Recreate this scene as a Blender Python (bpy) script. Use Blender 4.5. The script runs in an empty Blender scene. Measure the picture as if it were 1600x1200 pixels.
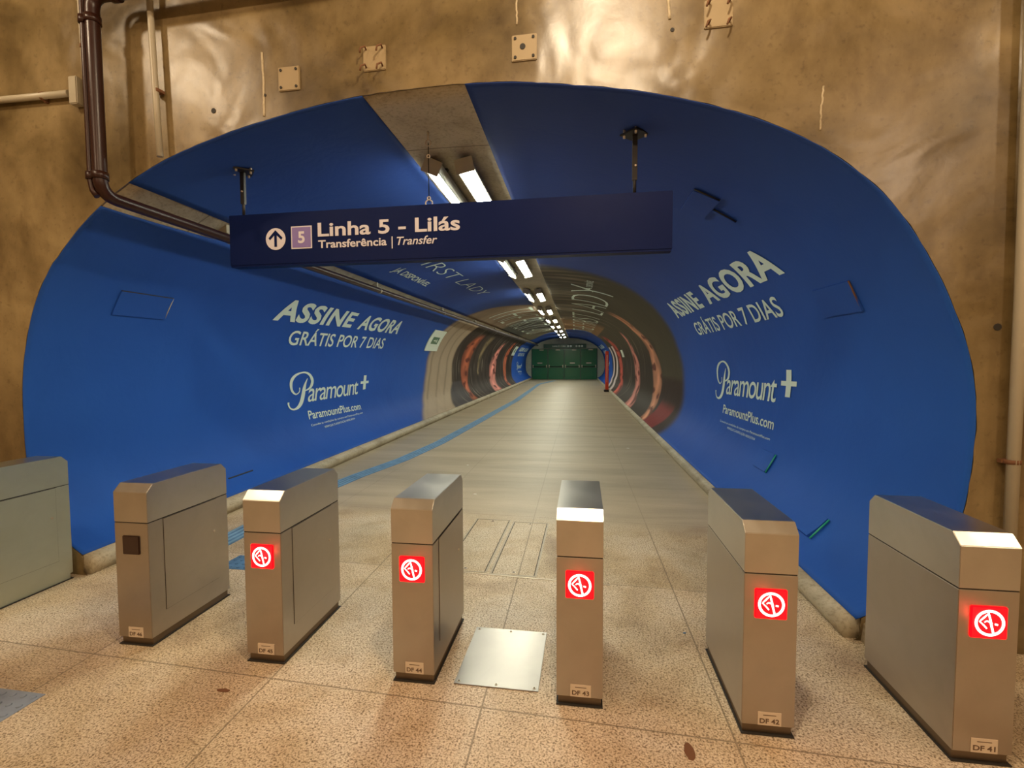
import bpy, bmesh, math, random
from mathutils import Vector, Matrix, noise
random.seed(7)
C = bpy.context.scene.collection
scene = bpy.context.scene
R = math.radians

# ------------------------------------------------------------------ camera
CAM_H = 1.7
cam_d = bpy.data.cameras.new('camera')
cam_d.sensor_fit = 'HORIZONTAL'; cam_d.sensor_width = 36.0
cam_d.lens = 760.94 * 36.0 / 1600.0
cam_d.clip_start = 0.05; cam_d.clip_end = 200
cam = bpy.data.objects.new('camera', cam_d); C.objects.link(cam)
yaw, pitch, roll = -0.134081, 0.050645, -0.003949
cy, sy = math.cos(yaw), math.sin(yaw); cp, sp = math.cos(pitch), math.sin(pitch); cr, sr = math.cos(roll), math.sin(roll)
Fv = Vector((sy * cp, cy * cp, -sp)); Rv = Vector((cy, -sy, 0)); Uv = Rv.cross(Fv)
R2 = Rv * cr + Uv * sr; U2 = -Rv * sr + Uv * cr
m = Matrix.Identity(4)
for i in range(3):
    m[i][0] = R2[i]; m[i][1] = U2[i]; m[i][2] = -Fv[i]; m[i][3] = (0, 0, CAM_H)[i]
cam.matrix_world = m
scene.camera = cam

# ------------------------------------------------------------------ world, exposure
w = bpy.data.worlds.new('world'); scene.world = w; w.use_nodes = True
w.node_tree.nodes['Background'].inputs[0].default_value = (1.0, 0.78, 0.5, 1)
w.node_tree.nodes['Background'].inputs[1].default_value = 0.02
scene.view_settings.view_transform = 'Standard'; scene.view_settings.look = 'None'
scene.view_settings.exposure = 0.0; scene.view_settings.gamma = 1.0
scene.view_settings.use_curve_mapping = False

# light levels used by the lamp builders below
HALL_W = 172.0           # each hall lamp, watts
HALL_COL = (1.0, 0.79, 0.54)
BACK_COL = (1.0, 0.71, 0.46)
TUBE_STRENGTH = 60.0      # tunnel fluorescent diffusers
TUBE_COL = (0.98, 0.98, 0.79)

# ------------------------------------------------------------------ materials
def nm(name):
    mt = bpy.data.materials.new(name); mt.use_nodes = True
    nt = mt.node_tree; b = nt.nodes['Principled BSDF']
    return mt, nt, b
def N(nt, t, **kw):
    n = nt.nodes.new(t)
    for k, v in kw.items(): setattr(n, k, v)
    return n
def simple(name, col, rough=0.5, metal=0.0, spec=None, emit=None, es=0):
    mt, nt, b = nm(name)
    b.inputs['Base Color'].default_value = (*col, 1); b.inputs['Roughness'].default_value = rough
    b.inputs['Metallic'].default_value = metal
    if spec is not None: b.inputs['Specular IOR Level'].default_value = spec
    if emit:
        b.inputs['Emission Color'].default_value = (*emit, 1); b.inputs['Emission Strength'].default_value = es
    # slight procedural wear in the roughness
    tc = N(nt, 'ShaderNodeNewGeometry'); no = N(nt, 'ShaderNodeTexNoise'); no.inputs['Scale'].default_value = 9
    mr = N(nt, 'ShaderNodeMapRange'); mr.inputs[3].default_value = max(0.02, rough - .06); mr.inputs[4].default_value = min(1, rough + .06)
    nt.links.new(tc.outputs['Position'], no.inputs['Vector']); nt.links.new(no.outputs['Fac'], mr.inputs[0]); nt.links.new(mr.outputs[0], b.inputs['Roughness'])
    return mt
def noise_node(nt, scale, detail=4, rough=.5, vec=None, dist=0):
    n = N(nt, 'ShaderNodeTexNoise'); n.inputs['Scale'].default_value = scale
    n.inputs['Detail'].default_value = detail; n.inputs['Roughness'].default_value = rough; n.inputs['Distortion'].default_value = dist
    if vec is not None: nt.links.new(vec, n.inputs['Vector'])
    return n
def ramp(nt, fac, stops):
    r = N(nt, 'ShaderNodeValToRGB'); e = r.color_ramp.elements
    while len(e) > 1: e.remove(e[-1])
    e[0].position = stops[0][0]; e[0].color = (*stops[0][1], 1)
    for p_, c_ in stops[1:]:
        x = e.new(p_); x.color = (*c_, 1)
    nt.links.new(fac, r.inputs[0]); return r
def mixc(nt, fac, a, b, mode='MIX'):
    mx = N(nt, 'ShaderNodeMix', data_type='RGBA', blend_type=mode)
    for sock, v in ((mx.inputs[0], fac), (mx.inputs[6], a), (mx.inputs[7], b)):
        if hasattr(v, 'is_linked') or hasattr(v, 'links'): nt.links.new(v, sock)
        elif isinstance(v, (int, float)): sock.default_value = v
        else: sock.default_value = (*v, 1)
    return mx.outputs[2]
def mth(nt, op, a, b=None, c=None):
    n = N(nt, 'ShaderNodeMath', operation=op)
    for i, v in enumerate((a, b, c)):
        if v is None: continue
        if isinstance(v, (int, float)): n.inputs[i].default_value = v
        else: nt.links.new(v, n.inputs[i])
    return n.outputs[0]
def vmap(nt, vec, scale=(1, 1, 1), rot=(0, 0, 0), loc=(0, 0, 0)):
    mp = N(nt, 'ShaderNodeMapping'); mp.inputs['Scale'].default_value = scale; mp.inputs['Rotation'].default_value = rot; mp.inputs['Location'].default_value = loc
    nt.links.new(vec, mp.inputs['Vector']); return mp.outputs[0]
def bump(nt, b, h, strength=.3, dist=.02, prev=None):
    bp = N(nt, 'ShaderNodeBump'); bp.inputs['Strength'].default_value = strength; bp.inputs['Distance'].default_value = dist
    nt.links.new(h, bp.inputs['Height'])
    if prev is not None: nt.links.new(prev, bp.inputs['Normal'])
    nt.links.new(bp.outputs[0], b.inputs['Normal']); return bp.outputs[0]

def mat_wall():
    mt, nt, b = nm('painted_rough_concrete')
    P = N(nt, 'ShaderNodeNewGeometry').outputs['Position']
    n1 = noise_node(nt, 1.1, 6, .6, P, .4); n2 = noise_node(nt, 5, 6, .65, vmap(nt, P, (1.1, 1, .6)))
    n3 = noise_node(nt, 30, 4, .6, P)
    base = ramp(nt, n1.outputs['Fac'], [(.28, (.062, .041, .015)), (.42, (.135, .094, .037)), (.56, (.215, .155, .069)), (.75, (.35, .267, .128))])
    st = ramp(nt, n2.outputs['Fac'], [(.32, (.62, .56, .46)), (.5, (.93, .91, .88)), (.7, (1.05, 1.05, 1.05))])
    c1 = mixc(nt, .8, base.outputs[0], st.outputs[0], 'MULTIPLY')
    sp_ = ramp(nt, n3.outputs['Fac'], [(.30, (.55, .5, .42)), (.42, (1, 1, 1))])
    c2 = mixc(nt, .6, c1, sp_.outputs[0], 'MULTIPLY')
    nt.links.new(c2, b.inputs['Base Color'])
    b.inputs['Roughness'].default_value = .33
    rr = N(nt, 'ShaderNodeMapRange'); rr.inputs[1].default_value = .3; rr.inputs[2].default_value = .7; rr.inputs[3].default_value = .28; rr.inputs[4].default_value = .44; b.inputs['Specular IOR Level'].default_value = .7
    nt.links.new(n1.outputs['Fac'], rr.inputs[0]); nt.links.new(rr.outputs[0], b.inputs['Roughness'])
    nb = noise_node(nt, 1.6, 2.2, .5, P, .6); pv = bump(nt, b, nb.outputs['Fac'], .34, .12)
    n4 = noise_node(nt, 7, 3, .5, P, .8)
    pv = bump(nt, b, n4.outputs['Fac'], .09, .012, pv)
    bump(nt, b, n3.outputs['Fac'], .10, .004, pv)
    return mt
def mat_concrete(name, tint=(.40, .35, .26), dark=(.24, .2, .14), rough=.6):
    mt, nt, b = nm(name)
    P = N(nt, 'ShaderNodeNewGeometry').outputs['Position']
    n1 = noise_node(nt, 2.2, 6, .6, P, .3); n3 = noise_node(nt, 40, 3, .6, P)
    r1 = ramp(nt, n1.outputs['Fac'], [(.3, dark), (.6, tint)])
    sp_ = ramp(nt, n3.outputs['Fac'], [(.33, (.6, .6, .55)), (.5, (1, 1, 1))])
    cc = mixc(nt, .7, r1.outputs[0], sp_.outputs[0], 'MULTIPLY')
    if name == 'tunnel_concrete':
        sep = N(nt, 'ShaderNodeSeparateXYZ'); nt.links.new(P, sep.inputs[0])
        wb = mth(nt, 'ADD', sep.outputs[1], mth(nt, 'MULTIPLY', n1.outputs['Fac'], .05))
        j = mth(nt, 'LESS_THAN', mth(nt, 'ABSOLUTE', mth(nt, 'SUBTRACT', mth(nt, 'FLOORED_MODULO', wb, 2.05), .03)), .007)
        cc = mixc(nt, mth(nt, 'MULTIPLY', j, .7), cc, (.08, .06, .035))
    nt.links.new(cc, b.inputs['Base Color'])
    b.inputs['Roughness'].default_value = rough
    bump(nt, b, n3.outputs['Fac'], .3, .01)
    return mt
def mat_floor():
    mt, nt, b = nm('terrazzo_floor')
    geo = N(nt, 'ShaderNodeNewGeometry'); P = geo.outputs['Position']
    sep = N(nt, 'ShaderNodeSeparateXYZ'); nt.links.new(P, sep.inputs[0]); X, Y = sep.outputs[0], sep.outputs[1]
    Ys = mth(nt, 'ADD', Y, mth(nt, 'MULTIPLY', X, .06))
    # aggregate speckle
    sp1 = noise_node(nt, 105, 3, .6, P, .5); sp2 = noise_node(nt, 240, 2, .5, P)
    big = noise_node(nt, 1.3, 5, .55, P, .5); med = noise_node(nt, 4.5, 5, .6, P)
    speck = ramp(nt, sp1.outputs['Fac'], [(.35, (.17, .125, .075)), (.43, (.40, .33, .235)), (.50, (.66, .58, .45)), (.64, (.80, .73, .61))])
    s2 = ramp(nt, sp2.outputs['Fac'], [(.32, (.55, .5, .42)), (.46, (1, 1, 1))])
    hall = mixc(nt, .75, speck.outputs[0], s2.outputs[0], 'MULTIPLY')
    dirt = ramp(nt, big.outputs['Fac'], [(.3, (.50, .38, .26)), (.46, (.86, .78, .64)), (.62, (1, 1, 1))])
    hall = mixc(nt, .8, hall, dirt.outputs[0], 'MULTIPLY')
    dirt2 = ramp(nt, med.outputs['Fac'], [(.32, (.7, .62, .5)), (.5, (1, 1, 1))])
    hall = mixc(nt, .5, hall, dirt2.outputs[0], 'MULTIPLY')
    # worn tunnel floor: smoother, streaks across the walking direction
    stv = vmap(nt, P, (.35, 2.2, 1)); st = noise_node(nt, 1.0, 6, .65, stv, .3)
    tun = ramp(nt, st.outputs['Fac'], [(.3, (.33, .275, .19)), (.5, (.41, .345, .24)), (.7, (.48, .41, .29))])
    tsp = ramp(nt, sp1.outputs['Fac'], [(.35, (.72, .7, .66)), (.55, (1, 1, 1))])
    tunc = mixc(nt, .5, tun.outputs[0], tsp.outputs[0], 'MULTIPLY')
    # zone masks
    mr = N(nt, 'ShaderNodeMapRange'); mr.interpolation_type = 'SMOOTHSTEP'
    nt.links.new(mth(nt, 'ADD', Ys, mth(nt, 'MULTIPLY', mth(nt, 'SUBTRACT', med.outputs['Fac'], .5), .5)), mr.inputs[0])
    mr.inputs[1].default_value = 4.7; mr.inputs[2].default_value = 5.3
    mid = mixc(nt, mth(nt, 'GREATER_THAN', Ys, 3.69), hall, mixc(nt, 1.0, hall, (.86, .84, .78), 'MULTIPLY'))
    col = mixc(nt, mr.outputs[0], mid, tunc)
    # joints
    def line(v, pos, wd): return mth(nt, 'LESS_THAN', mth(nt, 'ABSOLUTE', mth(nt, 'SUBTRACT', v, pos)), wd)
    wob = mth(nt, 'MULTIPLY', mth(nt, 'SUBTRACT', sp1.outputs['Fac'], .5), .004)
    Xw = mth(nt, 'ADD', X, wob); Yw = mth(nt, 'ADD', Ys, wob)
    jl = line(mth(nt, 'ABSOLUTE', mth(nt, 'SUBTRACT', mth(nt, 'FLOORED_MODULO', mth(nt, 'ADD', Xw, 0.46 + .58), 1.16), .58)), 0, .0045)
    jc = line(mth(nt, 'ABSOLUTE', mth(nt, 'SUBTRACT', mth(nt, 'FLOORED_MODULO', mth(nt, 'ADD', Yw, -2.23 + .72), 1.45), .72)), 0, .0045)
    j = mth(nt, 'MAXIMUM', jl, jc)
    far = mth(nt, 'SUBTRACT', 1.0, mth(nt, 'MULTIPLY', mr.outputs[0], .55))
    col = mixc(nt, mth(nt, 'MULTIPLY', j, mth(nt, 'MULTIPLY', far, .75)), col, (.16, .12, .07))
    nt.links.new(col, b.inputs['Base Color'])
    ro = N(nt, 'ShaderNodeMapRange'); nt.links.new(mr.outputs[0], ro.inputs[0]); ro.inputs[3].default_value = .5; ro.inputs[4].default_value = .50
    nt.links.new(ro.outputs[0], b.inputs['Roughness'])
    pv = bump(nt, b, sp1.outputs['Fac'], .12, .004)
    return mt
def mat_steel(name, col=(.56, .53, .48), rough=.34, horiz=False):
    mt, nt, b = nm(name)
    co = N(nt, 'ShaderNodeTexCoord').outputs['Object']
    br = noise_node(nt, 1.0, 3, .5, vmap(nt, co, (260, 260, 3) if horiz else (3, 3, 260)))
    sm = noise_node(nt, 5, 5, .6, co, .6)
    c = ramp(nt, sm.outputs['Fac'], [(.3, tuple(x * .92 for x in col)), (.6, col)])
    nt.links.new(c.outputs[0], b.inputs['Base Color']); b.inputs['Metallic'].default_value = 1.0
    rr = N(nt, 'ShaderNodeMapRange'); rr.inputs[1].default_value = .3; rr.inputs[2].default_value = .7
    rr.inputs[3].default_value = rough - .02; rr.inputs[4].default_value = rough + .04
    nt.links.new(sm.outputs['Fac'], rr.inputs[0]); nt.links.new(rr.outputs[0], b.inputs['Roughness'])
    bump(nt, b, br.outputs['Fac'], .05, .002)
    return mt
def mat_print():
    mt, nt, b = nm('printed_vinyl')
    at = N(nt, 'ShaderNodeAttribute'); at.attribute_name = 'artwork'
    P = N(nt, 'ShaderNodeNewGeometry').outputs['Position']
    n = noise_node(nt, 1.6, 5, .6, P, .5); n2 = noise_node(nt, 14, 4, .6, P, .8)
    c = ramp(nt, n.outputs['Fac'], [(.3, (.86, .88, .92)), (.6, (1, 1, 1))])
    nt.links.new(mixc(nt, .6, at.outputs['Color'], c.outputs[0], 'MULTIPLY'), b.inputs['Base Color'])
    b.inputs['Roughness'].default_value = .62; b.inputs['Specular IOR Level'].default_value = .16
    pv = bump(nt, b, n.outputs['Fac'], .22, .05)
    bump(nt, b, n2.outputs['Fac'], .10, .01, pv)
    return mt
M = {}
M['wall'] = mat_wall()
M['lining'] = mat_concrete('tunnel_concrete', (.46, .40, .28), (.27, .22, .14), .55)
M['curb'] = mat_concrete('curb_concrete', (.46, .38, .25), (.25, .19, .11), .6)
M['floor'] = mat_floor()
M['plaster'] = mat_concrete('plaster', (.50, .42, .28), (.36, .28, .17), .7)
M['endwall'] = mat_concrete('end_wall_paint', (.50, .52, .40), (.42, .44, .33), .6)
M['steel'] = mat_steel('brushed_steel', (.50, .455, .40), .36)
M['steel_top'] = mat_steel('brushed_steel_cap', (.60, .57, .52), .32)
M['steel_green'] = mat_steel('greenish_steel', (.54, .58, .49), .36)
M['steel_plate'] = mat_steel('scuffed_floor_steel', (.38, .35, .32), .32, True)
M['dark'] = simple('dark_gap', (.02, .017, .013), .7)
M['plinth'] = mat_steel('stained_plinth', (.22, .17, .12), .5)
M['print'] = mat_print()
M['cover'] = simple('blue_vinyl', (.020, .075, .36), .42)
M['ink'] = simple('white_ink', (.66, .80, .72), .5)
M['sign'] = simple('navy_sign', (.002, .0085, .062), .42, spec=.08)
M['signwhite'] = simple('sign_white', (.62, .60, .66), .45)
M['purple'] = simple('sign_purple', (.20, .145, .40), .45)
M['anchor'] = simple('anchor_paint', (.30, .225, .12), .5)
M['brown'] = simple('brown_pipe_paint', (.024, .006, .0035), .34, spec=.35)
M['conduit'] = simple('grey_conduit', (.36, .32, .235), .4)
M['black'] = simple('black_metal', (.015, .013, .012), .45, .3)
M['bolt'] = simple('pale_bolt', (.55, .48, .38), .4, .6)
M['housing'] = simple('grey_fixture', (.40, .39, .33), .45)
M['tube'] = simple('lit_diffuser', (.9, .9, .9), .5, emit=TUBE_COL, es=TUBE_STRENGTH)
M['halllamp'] = simple('warm_lamp_glass', (.9, .9, .9), .4, emit=HALL_COL, es=30)
M['red'] = simple('red_lens', (.4, .001, .004), .45, emit=(1.0, .0003, .004), es=3)
M['redwhite'] = simple('red_led_symbol', (.9, .6, .55), .3, emit=(1.0, .66, .56), es=4)
M['deadlens'] = simple('unlit_lens', (.035, .016, .010), .3)
M['plate'] = simple('number_plate', (.62, .52, .40), .5)
M['plateink'] = simple('plate_ink', (.12, .07, .04), .6)
M['green'] = simple('green_door_paint', (.014, .15, .065), .2)
M['greenframe'] = simple('green_frame_paint', (.018, .085, .045), .35)
M['exitwhite'] = simple('exit_sign_white', (.72, .82, .72), .45)
M['exitgreen'] = simple('exit_sign_green', (.02, .13, .05), .4)
M['tactile'] = None
M['orange'] = simple('orange_red_paint', (.62, .06, .02), .4)
M['edgegreen'] = simple('teal_edge', (.02, .38, .22), .5)
M['leaf'] = simple('dried_leaf_brown', (.16, .07, .03), .8)
M['paper'] = simple('paper_scrap', (.8, .8, .75), .8)
def mat_tactile(name, col):
    mt, nt, b = nm(name)
    P = N(nt, 'ShaderNodeNewGeometry').outputs['Position']
    n = noise_node(nt, 6, 5, .6, P); c = ramp(nt, n.outputs['Fac'], [(.3, tuple(x * .7 for x in col)), (.6, col)])
    nt.links.new(c.outputs[0], b.inputs['Base Color']); b.inputs['Roughness'].default_value = .55
    return mt
M['tactile'] = mat_tactile('blue_tactile_rubber', (.085, .20, .38)); M['tactile_bar'] = mat_tactile('pale_blue_tactile_rubber', (.20, .37, .54))  # paler blue for the raised bars, darker blue for the base between them
M['tactile2'] = mat_tactile('grey_blue_tactile_rubber', (.24, .30, .40))

# ------------------------------------------------------------------ mesh helpers
def add_box(bm, c, s, rz=0, mi=0, bev=0):
    r = bmesh.ops.create_cube(bm, size=1); vs = r['verts']
    bmesh.ops.scale(bm, vec=s, verts=vs)
    if rz: bmesh.ops.rotate(bm, cent=(0, 0, 0), matrix=Matrix.Rotation(rz, 3, 'Z'), verts=vs)
    bmesh.ops.translate(bm, vec=c, verts=vs)
    fs = {f for v in vs for f in v.link_faces}
    for f in fs: f.material_index = mi
    if bev:
        es = list({e for v in vs for e in v.link_edges})
        bmesh.ops.bevel(bm, geom=es, offset=bev, segments=2, affect='EDGES')
    return vs
def add_cyl(bm, a, b_, r, seg=16, mi=0, r2=None):
    a, b_ = Vector(a), Vector(b_); d = b_ - a
    x = bmesh.ops.create_cone(bm, cap_ends=True, segments=seg, radius1=r, radius2=r if r2 is None else r2, depth=d.length)
    q = d.to_track_quat('Z', 'Y').to_matrix()
    bmesh.ops.rotate(bm, cent=(0, 0, 0), matrix=q, verts=x['verts']); bmesh.ops.translate(bm, vec=(a + b_) / 2, verts=x['verts'])
    for f in {f for v in x['verts'] for f in v.link_faces}:
        f.material_index = mi; f.smooth = len(f.verts) == 4
    return x['verts']
def add_tube(bm, pts, r, seg=14, mi=0):
    pts = [Vector(p_) for p_ in pts]; rings = []; prevn = None
    for i, p_ in enumerate(pts):
        t = (pts[min(i + 1, len(pts) - 1)] - pts[max(i - 1, 0)]).normalized()
        if prevn is None:
            n = t.orthogonal().normalized()
        else: n = (prevn - t * prevn.dot(t)).normalized()
        prevn = n; bn = t.cross(n)
        rings.append([bm.verts.new(p_ + (n * math.cos(k * 2 * math.pi / seg) + bn * math.sin(k * 2 * math.pi / seg)) * r) for k in range(seg)])
    for a, b_ in zip(rings, rings[1:]):
        for k in range(seg):
            f = bm.faces.new((a[k], a[(k + 1) % seg], b_[(k + 1) % seg], b_[k])); f.smooth = True; f.material_index = mi
    for rg in (rings[0], rings[-1]):
        f = bm.faces.new(rg); f.material_index = mi
def arc(p0, corner, p1, r, n=8):
    """points rounding a corner"""
    p0, c, p1 = Vector(p0), Vector(corner), Vector(p1)
    d0 = (p0 - c).normalized(); d1 = (p1 - c).normalized()
    a, b_ = c + d0 * r, c + d1 * r
    return [a * (1 - t) ** 2 + c * 2 * t * (1 - t) + b_ * t ** 2 for t in [i / n for i in range(n + 1)]]
def extrude_poly(bm, pts, h0, h1, axis='X', mi=0, bev=0):
    """pts 2D polygon (u,v) -> extruded along axis; axis X: (h,u,v); Y: (u,h,v); Z: (u,v,h)"""
    mk = {'X': lambda u, v, h: (h, u, v), 'Y': lambda u, v, h: (u, h, v), 'Z': lambda u, v, h: (u, v, h)}[axis]
    a = [bm.verts.new(mk(u, v, h0)) for u, v in pts]; b_ = [bm.verts.new(mk(u, v, h1)) for u, v in pts]
    fs = [bm.faces.new(a), bm.faces.new(b_)]
    for i in range(len(pts)):
        fs.append(bm.faces.new((a[i], a[(i + 1) % len(pts)], b_[(i + 1) % len(pts)], b_[i])))
    for f in fs: f.material_index = mi
    if bev:
        bmesh.ops.bevel(bm, geom=list({e for v in a + b_ for e in v.link_edges}), offset=bev, segments=2, affect='EDGES')
    bmesh.ops.recalc_face_normals(bm, faces=bm.faces)
def obj(name, bm, mats, parent=None, loc=None, recalc=True):
    if recalc: bmesh.ops.recalc_face_normals(bm, faces=bm.faces)
    me = bpy.data.meshes.new(name); bm.to_mesh(me); bm.free()
    for x in (mats if isinstance(mats, (list, tuple)) else [mats]): me.materials.append(M[x] if isinstance(x, str) else x)
    o = bpy.data.objects.new(name, me); C.objects.link(o)
    if parent is not None: o.parent = parent
    if loc is not None: o.location = loc
    return o
def thing(name, label, cat, loc=(0, 0, 0), rz=0, group=None):
    o = bpy.data.objects.new(name, None); C.objects.link(o); o.location = loc; o.rotation_euler = (0, 0, rz)
    o.empty_display_size = .1
    return tag(o, label, cat, group)
def tag(o, label, cat, group=None):
    o['label'] = label; o['category'] = cat
    if group: o['group'] = group
    return o
def struct(o): o['kind'] = 'structure'; return o
def text_mesh(body, bold=0.0, shear=0.0, spacing=1.0):
    """flat text outlines; returns (verts2d, faces, width) with cap height = 1, baseline = 0"""
    def mk(s):
        cu = bpy.data.curves.new('t', 'FONT'); cu.body = s; cu.size = 1; cu.offset = bold; cu.shear = shear
        cu.space_character = spacing; cu.resolution_u = 4
        o = bpy.data.objects.new('t', cu); C.objects.link(o)
        dg = bpy.context.evaluated_depsgraph_get(); dg.update()
        me = bpy.data.meshes.new_from_object(o.evaluated_get(dg))
        v = [(p_.co.x, p_.co.y) for p_ in me.vertices]; f = [tuple(q.vertices) for q in me.polygons]
        bpy.data.objects.remove(o); bpy.data.curves.remove(cu); bpy.data.meshes.remove(me)
        return v, f
    hv, _ = mk('H'); y0 = min(p_[1] for p_ in hv); y1 = max(p_[1] for p_ in hv)
    v, f = mk(body); x0 = min(p_[0] for p_ in v); x1 = max(p_[0] for p_ in v); k = 1 / (y1 - y0)
    return [((a - x0) * k, (c - y0) * k) for a, c in v], f, (x1 - x0) * k
def bm_from(v, f):
    bm = bmesh.new(); vs = [bm.verts.new((a, c, 0)) for a, c in v]
    for q in f:
        try: bm.faces.new([vs[i] for i in q])
        except ValueError: pass
    return bm
def flat_text(body, u0, v0, h, width=None, thick=.002, **kw):
    """text in local XY scaled: cap height h, optional total width; thin solid; local z up to thick"""
    v, f, wd = text_mesh(body, **kw); kx = h if width is None else width / wd
    bm = bm_from([(u0 + a * kx, v0 + c * h) for a, c in v], f)
    r = bmesh.ops.extrude_face_region(bm, geom=list(bm.faces))
    bmesh.ops.translate(bm, vec=(0, 0, thick), verts=[g for g in r['geom'] if isinstance(g, bmesh.types.BMVert)])
    return bm
def xf(bm, mtx): bmesh.ops.transform(bm, matrix=mtx, verts=bm.verts); return bm
FRONT = Matrix.Rotation(math.pi / 2, 4, 'X')       # local (x, y, z) -> (x, -z, y): faces -Y

# ------------------------------------------------------------------ tunnel profile (cross-section, metres)
XC, ZC, PA, BU, NU, BD, ND = -1.076, 1.249, 3.317, 2.233, 2.333, 1.449, 3.16
YP, SK = 3.1636, -0.03585            # portal wall plane  Y = YP + SK * X
YEND = 41.4
CORR = [(-180, 1.001), (170, 1.000), (163.6, 1.003), (157.8, 1.003), (156.4, .998), (147.2, .9957), (141.4, .9947), (135, .993), (126.7, .988),
        (117, .9886), (107.2, .9965), (100.1, 1.0023), (81.4, 1.0071), (73.6, 1.0065), (63.9, 1.0), (49.3, 1.0029), (42.9, 1.0066), (34.5, 1.0103),
        (26.5, 1.0065), (22.3, 1.0), (18, .9945), (12.8, .9945), (8.5, .9995), (3.9, 1.0026), (0.9, 1.0030), (-4.9, .998), (-10, .995), (-30, 1.0), (-90, 1.0), (-150, 1.0), (-176.7, 1.0015)]
CORR.sort()
def corr(deg):
    deg = (deg + 180) % 360 - 180
    for (a, x), (b_, y) in zip(CORR, CORR[1:]):
        if a <= deg <= b_: return x + (y - x) * (deg - a) / (b_ - a)
    return 1.001
def sup_r(phi):
    c, s = math.cos(phi), math.sin(phi)
    b_, n = (BU, NU) if s > 0 else (BD, ND)
    return 1 / ((abs(c / PA) ** n + abs(s / b_) ** n) ** (1 / n))
# arc length table s (from the crown) for each side
TAB = {}
for side in (-1, 1):
    t = []; s = 0; prev = None
    for i in range(0, 3001):
        a = math.pi / 2 - side * i / 3000 * math.radians(125)      # +1 = right (phi decreasing)
        r = sup_r(a); p_ = (XC + r * math.cos(a), ZC + r * math.sin(a))
        if prev: s += math.dist(p_, prev)
        prev = p_; t.append((s, a))
    TAB[side] = t
def phi_of(side, s):
    t = TAB[side]; lo, hi = 0, len(t) - 1
    while hi - lo > 1:
        md = (lo + hi) // 2
        if t[md][0] < s: lo = md
        else: hi = md
    s0, a0 = t[lo]; s1, a1 = t[hi]; return a0 + (a1 - a0) * ((s - s0) / (s1 - s0) if s1 > s0 else 0)
def ppt(phi, Y, off=0.0):
    """point on the lining at angle phi, depth Y, moved inward by off"""
    r = sup_r(phi) * (1 + (corr(math.degrees(phi)) - 1) * math.exp(-max(0, Y - YP) / 2.5))
    p_ = Vector((XC + r * math.cos(phi), 0, ZC + r * math.sin(phi)))
    if off:
        e = 1e-3; r1, r2 = sup_r(phi - e), sup_r(phi + e)
        t = Vector((r2 * math.cos(phi + e) - r1 * math.cos(phi - e), 0, r2 * math.sin(phi + e) - r1 * math.sin(phi - e))).normalized()
        n = Vector((-t.z, 0, t.x)); n = n if n.dot(Vector((XC, 0, ZC)) - p_) > 0 else -n
        p_ += n * off
    return Vector((p_.x, Y, p_.z))
def surf(side, s, Y, off=0.0): return ppt(phi_of(side, s), Y, off)
def ystart(x): return YP + SK * x
SL, SR = 5.80, 5.875                # arc length where the wraps meet the curbs

# ------------------------------------------------------------------ setting: floor, walls, ceiling
bm = bmesh.new(); add_box(bm, (-.5, 16.8, -.1), (19, 50, .2)); struct(obj('floor', bm, 'floor'))
# portal wall with the tunnel mouth cut in it
def portal_contour(n=220, grow=1.0):
    a0 = math.pi + math.asin(min(1, .0) ) ; pts = []
    # find the floor angles
    def zed(a): return ZC + sup_r(a) * corr(math.degrees(a)) * math.sin(a)
    aL = math.pi
    while zed(aL) > -.02: aL += .001
    aR = 0.0
    while zed(aR) > -.02: aR -= .001
    for i in range(n + 1):
        a = aL + (aR - aL) * i / n
        r = sup_r(a) * corr(math.degrees(a)) * grow
        x, z = XC + r * math.cos(a), ZC + r * math.sin(a)
        if x < XC and z < .22: x = min(x, -3.9)
        if x > XC and z < .20: x = max(x, 1.69)
        pts.append((x, z, a))
    return pts
bm = bmesh.new()
X0, X1, ZT = -10.0, 9.0, 5.6
cont = portal_contour()
def rect_hit(x, z, a):
    c, s = math.cos(a), math.sin(a); t = 1e9
    if c > 1e-6: t = min(t, (X1 - XC) / c)
    if c < -1e-6: t = min(t, (X0 - XC) / c)
    if s > 1e-6: t = min(t, (ZT - ZC) / s)
    if s < -1e-6: t = min(t, (-.05 - ZC) / s)
    return XC + c * t, ZC + s * t
rows = []
random.seed(3)
for i, (x, z, a) in enumerate(cont):
    rg = 1 + .0022 * noise.noise(Vector((a * 30, 0, 0))) + .0010 * noise.noise(Vector((a * 90, 3, 0)))
    x, z = XC + (x - XC) * rg, ZC + (z - ZC) * rg
    ox, oz = rect_hit(x, z, a)
    if i in (0, len(cont) - 1): oz = z = -.02; ox = X0 if i == 0 else X1
    row = []
    K = 14
    for k in range(K + 1):
        t = k / K; px, pz = x + (ox - x) * t, z + (oz - z) * t
        row.append(bm.verts.new((px, ystart(px), pz)))
    bx, bz = XC + (x - XC) * 1.03, ZC + (z - ZC) * 1.03
    back = [bm.verts.new((bx, ystart(bx) + .3, bz)), bm.verts.new((ox, ystart(ox) + .3, oz))]
    rows.append((row, back))
for (r0, b0), (r1, b1) in zip(rows, rows[1:]):
    for k in range(len(r0) - 1): bm.faces.new((r0[k], r0[k + 1], r1[k + 1], r1[k]))
    bm.faces.new((r0[0], r1[0], b1[0], b0[0])); bm.faces.new((b0[0], b1[0], b1[1], b0[1])); bm.faces.new((b0[1], b1[1], r1[-1], r0[-1]))
struct(obj('wall_front', bm, 'wall'))
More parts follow.
